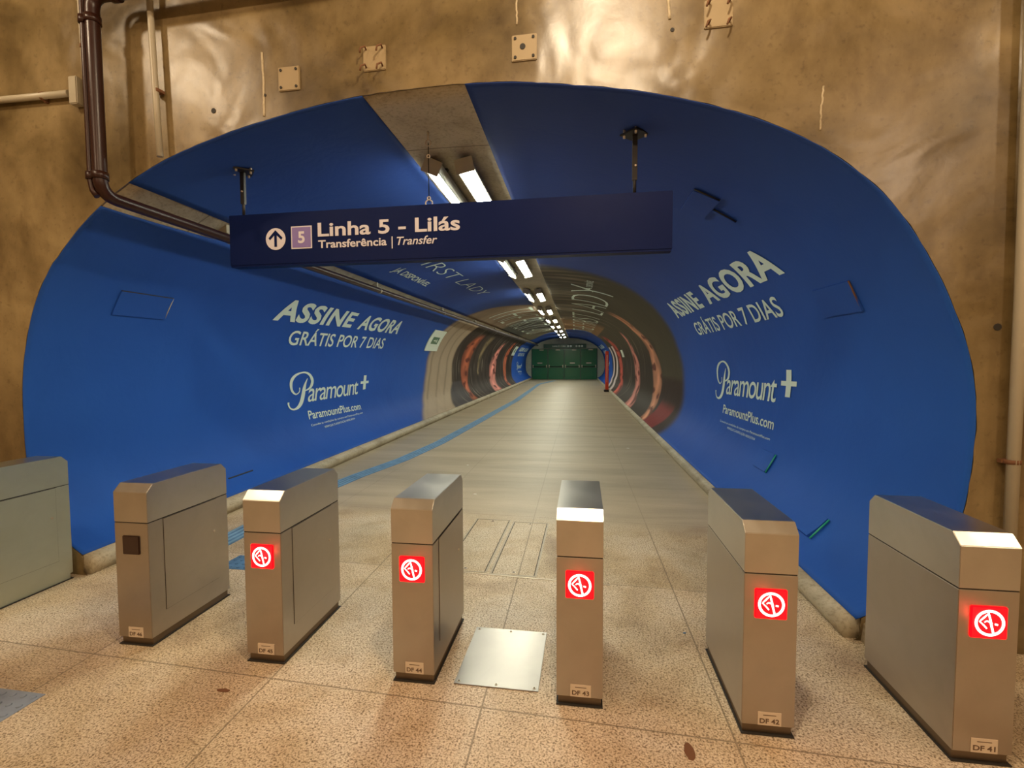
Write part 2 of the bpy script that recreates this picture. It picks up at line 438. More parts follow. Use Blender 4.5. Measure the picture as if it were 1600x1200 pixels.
# the hall the camera stands in
bm = bmesh.new(); add_box(bm, (-.5, -2.4, 5.7), (19, 12, .2)); struct(obj('ceiling', bm, 'plaster'))
bm = bmesh.new(); add_box(bm, (-10.1, -2.2, 2.8), (.2, 11.6, 5.6)); struct(obj('wall_left', bm, 'plaster'))
bm = bmesh.new(); add_box(bm, (9.1, -2.4, 2.8), (.2, 11.0, 5.6)); struct(obj('wall_right', bm, 'plaster'))
bm = bmesh.new(); add_box(bm, (-.5, -8.1, 2.8), (19, .2, 5.6)); struct(obj('wall_back', bm, 'plaster'))
# tunnel lining (bare concrete; visible at the crown and behind the pipe)
bm = bmesh.new(); prev = None
ys_ = [0, .2, .5, .9, 1.4, 2, 3, 4.5, 6, 8] + list(range(10, 38, 2)) + [YEND + .1 - YP]
ss = [i / 120 * 11.9 - 5.92 for i in range(121)]
grid = []
for yy in ys_:
    row = []
    for s in ss:
        p_ = surf(-1 if s < 0 else 1, abs(s), YP + yy); q = p_.copy(); q.y = max(ystart(p_.x) + .001, p_.y + SK * p_.x * math.exp(-yy))
        if yy == 0: q.y = ystart(p_.x) + .02
        row.append(bm.verts.new(q))
    grid.append(row)
for a, b_ in zip(grid, grid[1:]):
    for k in range(len(a) - 1):
        f = bm.faces.new((a[k], a[k + 1], b_[k + 1], b_[k])); f.smooth = True
o = struct(obj('wall_inner', bm, 'lining'))
sm = o.modifiers.new('thick', 'SOLIDIFY'); sm.thickness = .15; sm.offset = -1 if o.data.polygons[0].normal.length else -1
# make sure the thickness grows outward
pn = o.data.polygons[60].normal; pc = o.data.polygons[60].center
sm.offset = -1 if pn.dot(Vector((XC, pc.y, ZC)) - pc) > 0 else 1
# curbs
for nm_, x, h, sgn in (('baseboard_left', -3.9, .165, -1), ('baseboard_right', 1.69, .125, 1)):
    bm = bmesh.new(); n = 60
    y0 = ystart(x) + .02 if x < 0 else 2.87
    prev = None
    for i in range(n + 1):
        y = y0 + (YEND - y0) * (i / n) ** 1.6
        jig = .010 * noise.noise(Vector((0, y * 1.3, x))) * 1.0
        top_x = x - sgn * 0.0 + jig * sgn
        sec = [bm.verts.new((x + jig, y, 0)), bm.verts.new((x + jig * .6 + sgn * .012, y, h - .02)), bm.verts.new((x + sgn * .03 + jig, y, h + .006 * noise.noise(Vector((4, y * 2, 0))))),
               bm.verts.new((x + sgn * .6, y, h)), bm.verts.new((x + sgn * .6, y, 0))]
        if prev:
            for k in range(4): bm.faces.new((prev[k], prev[k + 1], sec[k + 1], sec[k]))
        else: bm.faces.new(sec)
        prev = sec
    bm.faces.new(prev)
    struct(obj(nm_, bm, 'curb'))

# ------------------------------------------------------------------ printed wraps
def lin(r, g, b_):
    f = lambda c: (c / 255 / 12.92) if c / 255 <= .04045 else ((c / 255 + .055) / 1.055) ** 2.4
    return Vector((f(r), f(g), f(b_)))
def interp(tab, x):
    if x <= tab[0][0]: return tab[0][1]
    for (a, p_), (b_, q) in zip(tab, tab[1:]):
        if x <= b_: return p_ + (q - p_) * (x - a) / (b_ - a)
    return tab[-1][1]
def sst(a, b_, x):
    t = min(1, max(0, (x - a) / (b_ - a))); return t * t * (3 - 2 * t)
BLUE = Vector((.015, .090, .42))
BEIGE = Vector((.42, .33, .235)); BROWN = Vector((.020, .012, .010)); OLIVE = Vector((.074, .062, .038)); FLESH = Vector((.46, .125, .06)); PINK = Vector((.72, .28, .23)); TAN = Vector((.60, .27, .16))
def mx(a, b_, t): return a * (1 - t) + b_ * t
def nz(x, y, z=0): return noise.noise(Vector((x, y, z)))
def band(y, z, tab, col, base, z0, z1, seed, dark=Vector((.10, .02, .015))):
    """a stretched skin-coloured shape; tab gives (z, y_start, y_end)"""
    ya = interp([(a, b_) for a, b_, c in tab], z); yb = interp([(a, c) for a, b_, c in tab], z)
    if z < z0 or z > z1 or yb <= ya: return base
    t = (y - ya) / (yb - ya)
    if t < -.08 or t > 1.08: return base
    e = sst(-.08, .08, t) * (1 - sst(.92, 1.08, t)) * sst(z0, z0 + .1, z) * (1 - sst(z1 - .25, z1, z))
    c = col * (.45 + 1.0 * (.5 + .6 * nz(t * 3, z * 2.2, seed))) * (.55 + .6 * math.sin(math.pi * min(1, max(0, t))) )
    d = nz(t * 2.2 + 5, z * 4.5, seed + 3)
    c = mx(c, dark, sst(.16, .36, d) * .9)
    return mx(base, c, e)
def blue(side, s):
    return mx(Vector((.026, .042, .17)), BLUE, 1 - (.75 if side > 0 else .55) * (1 - sst(1.2, 4.7, s)))  # navy towards the crown: print gradient plus upper-wall shade put into the colour
def art_left(y, s, z):
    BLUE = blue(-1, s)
    bnd = interp([(0, 16.4), (.44, 16.1), (1.03, 15.7), (1.6, 15.25), (2.18, 14.9), (2.6, 14.6), (3.1, 14.3), (3.6, 14.15), (4.0, 14.0), (4.4, 13.95), (4.95, 13.65), (5.37, 13.1), (5.75, 12.2), (5.9, 11.9)], s)
    if y < bnd - .4: return BLUE
    end = interp([(0, 30.8), (1.2, 33.5), (2.0, 35.2), (3.0, 33.6), (4.0, 32.7), (5.0, 32.2), (5.9, 31.0)], s)
    if y > end: return BLUE
    d = y - bnd
    # beige rings
    c = BEIGE.copy()
    rings = max(0, math.sin(d * 7.0 + .6 * nz(d, s, 2))) ** 6
    c = mx(c, BEIGE * .55, rings * (.75 if z > .55 else .2))
    if s < 2.4:                                        # upper strip: streaks running across the crown
        c = mx(Vector((.34, .25, .17)), Vector((.18, .125, .08)), .5 + .5 * nz(y * 3.0, s * .7, 1))
        dk = sst(20.3, 21.5, y + .5 * (1.2 - s))
        c = mx(c, Vector((.055, .058, .048)), dk)
        c = mx(c, Vector((.20, .17, .10)), sst(26.5, 29.5, y) * .7)
    else:
        db = interp([(2.4, 17.6), (3.1, 17.2), (3.6, 16.9), (4.2, 16.7), (4.9, 16.7), (5.6, 15.5), (5.9, 15.1)], s)
        k = sst(db - .15, db + .12, y)
        dark = mx(BROWN, Vector((.055, .040, .030)), max(0, .5 + .9 * nz(y * 2.2, s * .6, 9)))
        dark = mx(dark, Vector((.30, .27, .22)), sst(.35, .55, nz(y * 7, s * .8, 19)) * .6)
        if z < .9: dark = mx(dark, Vector((.10, .10, .12)), .4 * (1 - sst(17.5, 19, y)))
        c = mx(c, dark, k)
        zz = z
        c = band(y, zz, [(.15, 17.8, 18.9), (.38, 18.45, 18.95), (.77, 18.1, 19.1), (1.25, 18.0, 19.3), (1.74, 18.05, 19.6), (2.2, 18.2, 19.9), (2.65, 18.9, 20.2)], FLESH, c, .12, 2.75, 1)
        c = band(y, zz, [(.4, 21.4, 21.6), (1.2, 21.0, 21.35), (2.0, 21.2, 21.9), (2.7, 21.3, 22.5)], Vector((.24, .18, .10)), c, 1.0, 2.8, 7, Vector((.1, .08, .04)))
        c = band(y, zz, [(.15, 23.0, 25.2), (.34, 23.4, 25.1), (.79, 23.9, 25.7), (1.07, 24.0, 25.9), (1.43, 24.1, 26.1), (1.9, 24.9, 26.2), (2.55, 25.9, 26.6)], PINK, c, .12, 2.65, 3)
        c = band(y, zz, [(.2, 27.9, 28.7), (.8, 28.6, 29.6), (1.38, 28.6, 29.7), (2.06, 28.8, 30.1), (2.65, 29.4, 30.2)], FLESH * 1.1, c, .12, 2.8, 5)
    e0 = 1 - sst(-.35, .05, d)
    edge = mx(BLUE, Vector((.05, .03, .05)), sst(-.4, -.05, d) * .7)
    c = mx(c, edge, e0)
    return mx(c, BLUE, sst(end - .25, end, y))
def art_right(y, s, z):
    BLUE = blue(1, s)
    bnd = interp([(0, 9.4), (.43, 9.5), (1.04, 9.8), (1.7, 10.05), (2.3, 10.4), (3.13, 10.95), (3.77, 11.15), (4.34, 10.95), (5.2, 10.8), (5.9, 10.6)], s)
    if y < bnd - .5: return BLUE
    end = interp([(0, 30.0), (1.5, 28.3), (2.4, 30.0), (3.2, 31.6), (4.4, 32.3), (5.2, 31.5), (5.9, 28.5)], s)
    if y > end: return BLUE
    d = y - bnd
    c = mx(OLIVE, OLIVE * .8, .5 + .5 * nz(y * .6, s, 4))
    if s < 2.0: c = mx(c, Vector((.34, .26, .18)), max(0, nz(y * 4.5, s * .5, 6)) * 1.3 * (1 - sst(.7, 2.0, s)) )
    c = mx(c, Vector((.040, .024, .020)), 1 - sst(1.15, 1.3, z)) if y < 13.8 else mx(c, Vector((.038, .028, .020)), 1 - sst(1.6, 2.6, z))
    c = mx(c, Vector((.30, .24, .18)), sst(.35, .55, nz(y * 6, s * .7, 29)) * .45 * sst(16, 17, y))
    if s < 2.3: c = mx(c, Vector((.30, .17, .075)), sst(20.5, 23, y) * .8)
    c = band(y, z, [(.1, 12.2, 13.3), (.35, 13.2, 14.0), (.67, 13.5, 14.7), (1.02, 13.4, 14.9), (1.37, 13.5, 15.1), (1.98, 14.2, 15.4), (2.3, 14.6, 15.7), (2.6, 15.1, 16.1), (3.02, 15.2, 16.0)], TAN, c, .05, 3.2, 2)
    if z < .8 and 11.0 < y < 13: c = mx(c, Vector((.22, .02, .02)), sst(11.3, 11.5, y + z * .3) * (1 - sst(.45, .7, z)) * (1 - sst(12.6, 12.9, y - z * .6)))
    c = band(y, z, [(.1, 15.8, 17.6), (.47, 17.5, 18.8), (1.02, 18.0, 19.5), (1.48, 18.2, 19.8), (2.0, 19.0, 20.0), (2.7, 19.1, 19.6)], PINK * .9, c, .05, 2.8, 4)
    c = band(y, z, [(.1, 21.5, 23.5), (.8, 24.6, 26.3), (1.6, 25.0, 27.0), (2.4, 25.4, 27.6), (2.9, 26.6, 28.2)], Vector((.55, .10, .07)), c, .05, 3.0, 6)
    if s > 3.3: 
        t = y - (27.6 if z > .5 else 27.6 - (0.5 - z) * 7)
        c = mx(c, Vector((.70, .62, .60)), sst(0, .2, t) * (1 - sst(1.1, 1.3, t)))
        c = mx(c, Vector((.70, .62, .60)), sst(2.4, 2.6, t) * (1 - sst(3.4, 3.6, t)))
    e0 = 1 - sst(-.45, .15, d)
    c = mx(c, mx(BLUE, Vector((.06, .055, .06)), sst(-.5, 0, d) * .6), e0)
    return mx(c, BLUE, sst(end - .25, end, y))
def ylist():
    ys = []; y = YP
    while y < YEND:
        ys.append(y); y += .05 if y < 4 else (.12 if y < 9 else (.06 if y < 22 else .09))
    ys.append(YEND - .005); return ys
def wrap(name, side, s0, s1, art, label, ds=.045, off=.006):
    bm = bmesh.new(); n = max(2, int((s1 - s0) / ds)); ys = ylist(); cols = []; rows = []
    for yi, y in enumerate(ys):
        row = []
        for k in range(n + 1):
            s = s0 + (s1 - s0) * k / n
            if side == -1 and abs(s0 - 2.62) < .05: s = max(s, s0 - .10 * sst(3.3, 6.0, y) ) if k else s0 - .10 * sst(3.3, 6, y)
            if side == -1 and abs(s1 - 2.32) < .05 and k == n: s = s1 + .05 * sst(3.3, 6, y)
            p_ = surf(side, s, y, off)
            q = p_.copy(); q.y += SK * p_.x * math.exp(-(y - YP)) + .001
            row.append(bm.verts.new(q)); cols.append(art(q.y, s, q.z))
        rows.append(row)
    for a, b_ in zip(rows, rows[1:]):
        for k in range(n):
            f = bm.faces.new((a[k], a[k + 1], b_[k + 1], b_[k])); f.smooth = True
    # a thin skin: close the near edge back to the lining
    me = bpy.data.meshes.new(name); bm.verts.index_update(); bm.to_mesh(me); bm.free()
    at = me.color_attributes.new('artwork', 'FLOAT_COLOR', 'POINT')
    flat = []
    for c in cols: flat.extend((c.x, c.y, c.z, 1.0))
    at.data.foreach_set('color', flat)
    me.materials.append(M['print'])
    o = bpy.data.objects.new(name, me); C.objects.link(o)
    pn = me.polygons[0].normal; pc = me.polygons[0].center
    if pn.dot(Vector((XC, pc.y, ZC)) - pc) < 0: me.flip_normals()
    sol = o.modifiers.new('skin', 'SOLIDIFY'); sol.thickness = .004; sol.offset = -1
    return tag(o, label, 'advertising wrap', 'printed vinyl wraps lining the tunnel')
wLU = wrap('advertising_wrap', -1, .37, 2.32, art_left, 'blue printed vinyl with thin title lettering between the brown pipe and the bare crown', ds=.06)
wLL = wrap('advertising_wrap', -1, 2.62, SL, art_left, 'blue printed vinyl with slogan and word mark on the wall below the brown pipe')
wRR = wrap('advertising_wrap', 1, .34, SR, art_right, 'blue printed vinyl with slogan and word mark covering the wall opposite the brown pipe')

# lettering laid on the curved wraps
def wrap_bm(bm, side, fy, fs, off=.013, sl=.06):
    """bm in local x (0..) and y: fy(x, y) -> Y, fs(x, y) -> s; sliced so that it follows the curve"""
    ys = [v.co.y for v in bm.verts]; xs = [v.co.x for v in bm.verts]
    a, b_ = min(ys), max(ys); span = abs(fs(0, b_) - fs(0, a)); n = int(span / sl)
    for i in range(1, n + 1):
        y = a + (b_ - a) * i / (n + 1)
        bmesh.ops.bisect_plane(bm, geom=bm.verts[:] + bm.edges[:] + bm.faces[:], plane_co=(0, y, 0), plane_no=(0, 1, 0))
    for v in bm.verts:
        x, y = v.co.x, v.co.y
        v.co = surf(side, fs(x, y), fy(x, y), off)
    for f in bm.faces: f.smooth = False
    return bm
def wtext(name, body, side, Ya, Yb, sa, sb, ta=None, tb=None, bold=0, shear=0, spacing=1, parent=None, label=None, mat='ink', sl=.06):
    """baseline arc position sa (start) .. ta(end); cap-top sb..tb ; Ya start of the text, Yb end"""
    ta = sa if ta is None else ta; tb = sb if tb is None else tb
    v, f, wd = text_mesh(body, bold=bold, shear=shear, spacing=spacing)
    bm = bm_from(v, f)
    fy = lambda x, y: Ya + (Yb - Ya) * x / wd
    fs = lambda x, y: (sa + (ta - sa) * x / wd) * (1 - y) + (sb + (tb - sb) * x / wd) * y
    wrap_bm(bm, side, fy, fs, sl=sl)
    o = obj(name, bm, mat, parent)
    if label: o['label'] = label
    return o
def ribbon(bm, pts, wid, n=40, z=0):
    """variable width stroke through pts (2D) """
    P = [Vector((a, b_)) for a, b_ in pts]; out = []
    def cr(i, t, arr):
        p0, p1, p2, p3 = arr[max(i - 1, 0)], arr[i], arr[i + 1], arr[min(i + 2, len(arr) - 1)]
        return .5 * ((2 * p1) + (p2 - p0) * t + (2 * p0 - 5 * p1 + 4 * p2 - p3) * t * t + (3 * p1 - p0 - 3 * p2 + p3) * t ** 3)
    m_ = len(P) - 1; sm_ = []
    for i in range(m_):
        for k in range(6):
            t = k / 6; sm_.append((cr(i, t, P), cr(i, t, wid)))
    sm_.append((P[-1], wid[-1]))
    L = []; Rr = []
    for i, (p_, w_) in enumerate(sm_):
        t = (sm_[min(i + 1, len(sm_) - 1)][0] - sm_[max(i - 1, 0)][0]); t.normalize(); nn = Vector((-t.y, t.x))
        L.append(bm.verts.new((*(p_ + nn * w_ / 2), z))); Rr.append(bm.verts.new((*(p_ - nn * w_ / 2), z)))
    for i in range(len(L) - 1): bm.faces.new((L[i], L[i + 1], Rr[i + 1], Rr[i]))
def script_logo():
    """the script word mark in local units: x along the wall, y up (metres on the left wall; origin at its left end, baseline 0)"""
    bm = bmesh.new()
    S0_, Y0_ = 4.755, 6.84
    A = [(7.214, 4.508), (7.202, 4.572), (7.106, 4.607), (7.008, 4.549), (6.979, 4.463), (7.003, 4.38), (7.101, 4.309), (7.25, 4.273), (7.387, 4.272), (7.512, 4.317), (7.587, 4.405), (7.564, 4.483), (7.491, 4.535), (7.388, 4.563), (7.318, 4.575)]
    B = [(7.442, 4.371), (7.382, 4.451), (7.339, 4.537), (7.305, 4.634), (7.248, 4.739), (7.162, 4.807), (7.053, 4.839), (6.957, 4.824), (6.902, 4.771), (6.895, 4.719)]
    cv = lambda L: [(a - Y0_, S0_ - b_) for a, b_ in L]
    ribbon(bm, cv(A), [.03, .022, .022, .05, .07, .07, .045, .025, .03, .05, .08, .07, .035, .02, .02], z=0)
    ribbon(bm, cv(B), [.015, .05, .09, .10, .09, .06, .03, .025, .035, .05], z=0)
    v, f, wd = text_mesh('aramount', bold=.004, shear=.24, spacing=.86)
    k = 1.86 / wd; x0 = 7.44 - Y0_
    vs = [bm.verts.new((x0 + a * k, c * .315, 0)) for a, c in v]
    for q in f:
        try: bm.faces.new([vs[i] for i in q])
        except ValueError: pass
    cx, cy_ = 9.60 - Y0_, S0_ - 4.535
    for hw, hh in ((.19, .026), (.062, .145)):
        pts = [(-hw, -hh), (hw, -hh), (hw, hh), (-hw, hh)]
        bm.faces.new([bm.verts.new((cx + a + c * .22, cy_ + c, 0)) for a, c in pts])
    return bm
def adblock_left(parent, Ym, k=1.0):
    """Ym(y) maps the near block's depth to this block's"""
    wtext('lettering', 'ASSINE', -1, Ym(6.22), Ym(8.48), 3.475, 3.11, 3.43, 3.11, bold=.034, spacing=1.06, parent=parent)
    wtext('lettering', 'AGORA', -1, Ym(8.75), Ym(10.80), 3.44, 3.12, 3.43, 3.08, bold=.030, spacing=1.05, parent=parent)
    wtext('lettering', 'GRÁTIS POR 7 DIAS', -1, Ym(6.76), Ym(10.33), 3.83, 3.60, 3.81, 3.57, bold=.012, parent=parent)
    bm = script_logo(); wrap_bm(bm, -1, lambda x, y: Ym(6.84 + x), lambda x, y: 4.755 - y); obj('emblem', bm, 'ink', parent)
    wtext('lettering', 'ParamountPlus.com', -1, Ym(7.40), Ym(9.31), 5.045, 4.90, 5.075, 4.94, bold=.014, parent=parent)
    wtext('lettering', 'Consulte as condições de compra em ParamountPlus.com', -1, Ym(7.40), Ym(9.32), 5.165, 5.13, 5.165, 5.13, parent=parent)
    wtext('lettering', 'VERIFIQUE CLASSIFICAÇÃO INDICATIVA', -1, Ym(7.76), Ym(8.91), 5.25, 5.215, 5.24, 5.205, parent=parent)
def adblock_right(parent, Ym):
    wtext('lettering', 'ASSINE', 1, Ym(9.5), Ym(7.55), 3.23, 2.87, 3.22, 2.90, bold=.034, spacing=1.06, parent=parent)
    wtext('lettering', 'AGORA', 1, Ym(7.25), Ym(4.73), 3.215, 2.90, 3.21, 2.86, bold=.034, spacing=1.06, parent=parent)
    wtext('lettering', 'GRÁTIS POR 7 DIAS', 1, Ym(8.80), Ym(5.22), 3.645, 3.41, 3.615, 3.39, bold=.012, parent=parent)
    bm = script_logo()
    wrap_bm(bm, 1, lambda x, y: Ym(8.33 - x * 1.015), lambda x, y: 4.62 - y * 1.02 - .02 * x); obj('emblem', bm, 'ink', parent)
    wtext('lettering', 'ParamountPlus.com', 1, Ym(7.82), Ym(5.87), 4.905, 4.775, 4.89, 4.76, bold=.014, parent=parent)
    wtext('lettering', 'Consulte as condições de compra em ParamountPlus.com', 1, Ym(7.86), Ym(5.90), 5.05, 5.02, 5.02, 4.99, parent=parent)
    wtext('lettering', 'VERIFIQUE CLASSIFICAÇÃO INDICATIVA', 1, Ym(7.45), Ym(6.32), 5.105, 5.075, 5.095, 5.065, parent=parent)
adblock_left(wLL, lambda y: y)
adblock_right(wRR, lambda y: y)
adblock_left(wLL, lambda y: 34.2 + (y - 6.2) * 1.15)
adblock_right(wRR, lambda y: 34.0 + (y - 4.7) * 1.15)
wtext('lettering', 'THE FIRST LADY', -1, 5.55, 12.25, 1.66, 1.33, 1.41, 1.13, bold=-.018, parent=wLU)
wtext('lettering', 'JÁ DISPONÍVEL', -1, 7.74, 9.52, 2.0, 1.85, 1.99, 1.85, bold=.015, parent=wLU)
wtext('lettering', 'THE FIRST LADY', -1, 16.4, 30.5, 2.05, .48, 1.9, .48, bold=-.022, parent=wLU)
wtext('lettering', 'THE FIRST LADY', 1, 29.0, 11.3, 1.90, .82, 1.95, .92, bold=-.022, parent=wRR)
wtext('lettering', 'JÁ', 1, 12.1, 11.5, 1.41, 1.26, bold=.01, parent=wRR)
wtext('lettering', 'DISPONÍVEL', 1, 11.4, 10.5, 1.42, 1.27, bold=.01, parent=wRR)

# covers bulging under the vinyl
def cover(side, ya, yb, sa, sb, label, h=.03, edge=None, cat='cover panel', mat='cover'):
    bm = bmesh.new(); n = 6; top = []; bot = []
    t = thing('cover_panel', label, cat, surf(side, (sa + sb) / 2, (ya + yb) / 2))
    inv = -Vector(t.location)
    for i in range(n + 1):
        s = sa + (sb - sa) * i / n
        top.append([bm.verts.new(surf(side, s, y, h) + inv) for y in (ya, yb)]); bot.append([bm.verts.new(surf(side, s, y, .004) + inv) for y in (ya, yb)])
    for i in range(n):
        bm.faces.new((top[i][0], top[i][1], top[i + 1][1], top[i + 1][0]))
        bm.faces.new((bot[i][0], bot[i][1], bot[i + 1][1], bot[i + 1][0]))
        for k in (0, 1): bm.faces.new((top[i][k], top[i + 1][k], bot[i + 1][k], bot[i][k]))
    for i in (0, n): bm.faces.new((top[i][0], top[i][1], bot[i][1], bot[i][0]))
    if mat == 'cover':
        art = art_left if side < 0 else art_right
        bm.verts.index_update(); cols = []
        for v in bm.verts:
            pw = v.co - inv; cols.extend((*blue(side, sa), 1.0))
        bmesh.ops.recalc_face_normals(bm, faces=bm.faces)
        me = bpy.data.meshes.new('panel'); bm.to_mesh(me); bm.free()
        at = me.color_attributes.new('artwork', 'FLOAT_COLOR', 'POINT'); at.data.foreach_set('color', cols)
        me.materials.append(M['print']); po = bpy.data.objects.new('panel', me); C.objects.link(po); po.parent = t
    else: obj('panel', bm, mat, t)
    if edge:
        for (y0_, y1_, s0_, s1_, mt) in edge:
            bm = bmesh.new()
            a = surf(side, s0_, y0_, h * .6) + inv; b_ = surf(side, s1_, y1_, h * .6) + inv
            add_tube(bm, [a + (b_ - a) * q for q in (0, .5, 1)], .007, 8); obj('edge', bm, mt, t)
    return t
GC = 'flush covers under the tunnel vinyl'
cover(-1, 3.95, 4.52, 3.38, 3.62, 'flat blue cover with a pale edge under the vinyl, below the brown pipe', .018, [(3.95, 4.52, 3.38, 3.38, 'dark'), (4.52, 4.52, 3.38, 3.61, 'conduit')])
cover(1, 3.92, 4.48, 3.45, 3.70, 'blue box cover with a brown near edge, right wall beside the slogan', .022, [(3.92, 3.93, 3.45, 3.70, 'leaf')])
cover(1, 4.37, 4.92, 2.09, 2.325, 'squarish blue cover high on the right of the vault beside the sign', .03, [(4.36, 4.37, 2.09, 2.325, 'black'), (4.93, 4.92, 2.09, 2.325, 'black')])
cover(1, 4.60, 4.64, 2.335, 2.56, 'short dark blue strip beside the squarish cover on the right vault', .03, [(4.6, 4.6, 2.335, 2.56, 'black')])
cover(1, 5.62, 5.98, 5.14, 5.37, 'small blue cover with a teal edge, low on the right wall', .03, [(5.61, 5.61, 5.14, 5.37, 'edgegreen')])
cover(1, 4.16, 5.35, 5.43, 5.65, 'large blue cover with a bright green end edge, lowest on the right wall', .03, [(4.15, 4.12, 5.43, 5.65, 'edgegreen')])
cover(-1, 5.19, 5.62, 5.55, 5.565, 'thin dark slit in the blue vinyl low on the left wall', .014, mat='dark', cat='slit')

# ------------------------------------------------------------------ tunnel fittings
def exit_sign(side, y0, y1, s0, s1, label, pic=True):
    t = thing('exit_sign', label, 'exit sign', surf(side, (s0 + s1) / 2, (y0 + y1) / 2, .03))
    inv = -Vector(t.location)
    def quad(ya, yb, sa, sb, off, th):
        bm = bmesh.new(); n = 5
        tp = [[bm.verts.new(surf(side, sa + (sb - sa) * i / n, y, off + th) + inv) for y in (ya, yb)] for i in range(n + 1)]
        bt = [[bm.verts.new(surf(side, sa + (sb - sa) * i / n, y, off) + inv) for y in (ya, yb)] for i in range(n + 1)]
        for i in range(n):
            bm.faces.new((tp[i][0], tp[i][1], tp[i + 1][1], tp[i + 1][0])); bm.faces.new((bt[i][0], bt[i][1], bt[i + 1][1], bt[i + 1][0]))
            for k in (0, 1): bm.faces.new((tp[i][k], tp[i + 1][k], bt[i + 1][k], bt[i][k]))
        for i in (0, n): bm.faces.new((tp[i][0], tp[i][1], bt[i][1], bt[i][0]))
        return bm
    obj('board', quad(y0, y1, s0, s1, .012, .02), 'exitwhite', t)
    if pic:
        ym = (y0 + y1) / 2; sm_ = (s0 + s1) / 2; hy = (y1 - y0) * .26; hs = (s1 - s0) * .17
        obj('pictogram', quad(ym - hy, ym + hy, sm_ - hs, sm_ + hs, .033, .003), 'exitgreen', t)
        bm = bmesh.new()
        # running figure and arrow
        for pts in ([(-.55, .1), (-.15, .1), (-.15, .35), (.15, 0), (-.15, -.35), (-.15, -.1), (-.55, -.1)],
                    [(.30, .5), (.45, .5), (.45, .3), (.30, .3)], [(.25, .25), (.6, .2), (.55, -.1), (.7, -.5), (.55, -.55), (.4, -.15), (.2, -.5), (.1, -.42), (.28, -.05)]):
            bm.faces.new([bm.verts.new(surf(side, sm_ - c * hs, ym + (a if side < 0 else -a) * hy, .039) + inv) for a, c in pts])
        obj('symbol', bm, 'exitwhite', t)
    return t
exit_sign(-1, 13.25, 14.45, 3.12, 3.80, 'white exit sign with a green pictogram, on the left wall at the first photo ring')
exit_sign(-1, 31.4, 32.7, 3.12, 3.80, 'small white exit sign far down the left wall before the last blue band')
exit_sign(1, 23.3, 24.2, 3.62, 3.98, 'small white exit sign on the right wall deep in the tunnel', False)

# fluorescent fixtures in pairs along the crown
def fixture(x, y, tilt, label, master=None):
    t = thing('ceiling_light', label, 'ceiling light', (x, y, 3.46), 0, 'paired fluorescent lights along the tunnel crown')
    t.rotation_euler = (0, tilt, 0)
    if master:
        for ch in master.children:
            c = ch.copy(); C.objects.link(c); c.parent = t
        return t
    L = 1.6
    bm = bmesh.new(); extrude_poly(bm, [(-.05, 0), (.05, 0), (.080, -.075), (.080, -.10), (-.080, -.10), (-.080, -.075)], 0, L, 'Y', bev=.004)
    obj('housing', bm, 'housing', t)
    bm = bmesh.new(); extrude_poly(bm, [(-.066, -.10), (.066, -.10), (.060, -.110), (-.060, -.110)], .03, L - .03, 'Y'); obj('diffuser', bm, 'tube', t)
    for yy in (-.012, L):
        bm = bmesh.new(); add_box(bm, (0, yy + .006, -.07), (.165, .014, .13), bev=.004); obj('end_cap', bm, 'housing', t)
    bm = bmesh.new()
    for yy in (.3, L - .3): add_box(bm, (0, yy, .02), (.05, .05, .09))
    obj('mounting_bracket', bm, 'black', t)
    return t
ordn = ['nearest', 'second nearest', 'third', 'fourth', 'fifth', 'sixth', 'seventh', 'eighth', 'farthest']
fy0 = [4.25, 8.15, 12.25, 16.4, 20.5, 24.3, 28.2, 32.2, 36.2]
ml = mr_ = None
for i, y in enumerate(fy0):
    a = fixture(-1.25, y, R(24), 'left tube light of the %s pair along the bare tunnel crown' % ordn[i], ml); ml = ml or a
    a = fixture(-1.00, y, R(-12), 'right tube light of the %s pair along the bare tunnel crown' % ordn[i], mr_); mr_ = mr_ or a

# ------------------------------------------------------------------ pipes and conduits
pb = thing('brown_pipe', 'thick brown water pipe running down the wall and into the tunnel', 'pipe', (-3.32, 3.08, 2.87))
inv = Vector((3.32, -3.08, -2.87))
bm = bmesh.new()
B0 = (8.5, 3.06, 4.22); B1 = (-3.338, 3.08, 4.22); B2 = (-3.335, 3.08, 2.87); B3 = (-3.335, YEND - .01, 2.87)
path = [B0, (4, 3.06, 4.22), (0, 3.07, 4.22)] + arc(B0, B1, B2, .10) + arc(B1, B2, B3, .12) + [(-3.335, y, 2.87) for y in (5, 10, 20, 30)] + [B3]
add_tube(bm, [Vector(p_) + inv for p_ in path], .044, 18); obj('pipe_run', bm, 'brown', pb)
def collar(parent, p_, ax, r, ln=.05, mat='brown', name='coupling'):
    bm = bmesh.new(); a = Vector(p_) + inv; d = Vector(ax) * ln / 2; add_cyl(bm, a - d, a + d, r, 18); return obj(name, bm, mat, parent)
collar(pb, (-3.338, 3.08, 4.06), (0, 0, 1), .051); collar(pb, (-3.335, 3.08, 3.0), (0, 0, 1), .051); collar(pb, (-3.16, 3.08, 4.22), (1, 0, 0), .056)
for y in (4.38, 7.95, 12.0, 16.0, 20.0, 24.0, 28.0, 32.0):
    bm = bmesh.new(); a = Vector((-3.32, y, 2.87)) + inv
    add_cyl(bm, a - Vector((.015, .02, 0)), a + Vector((-.015, .02, 0)), .048, 18)
    top = surf(-1, 2.42, y, 0) + inv; add_cyl(bm, a, top, .012, 8); add_box(bm, top, (.10, .05, .10))
    obj('clamp', bm, 'conduit', pb)
ps = thing('brown_pipe', 'thin brown pipe joined alongside the thick brown pipe on the wall', 'pipe', (-3.405, 3.09, 2.83))
inv = Vector((3.405, -3.09, -2.83))
bm = bmesh.new()
A0 = (8.5, 3.05, 4.285); A1 = (-3.402, 3.07, 4.285); A2 = (-3.400, 3.07, 2.90)
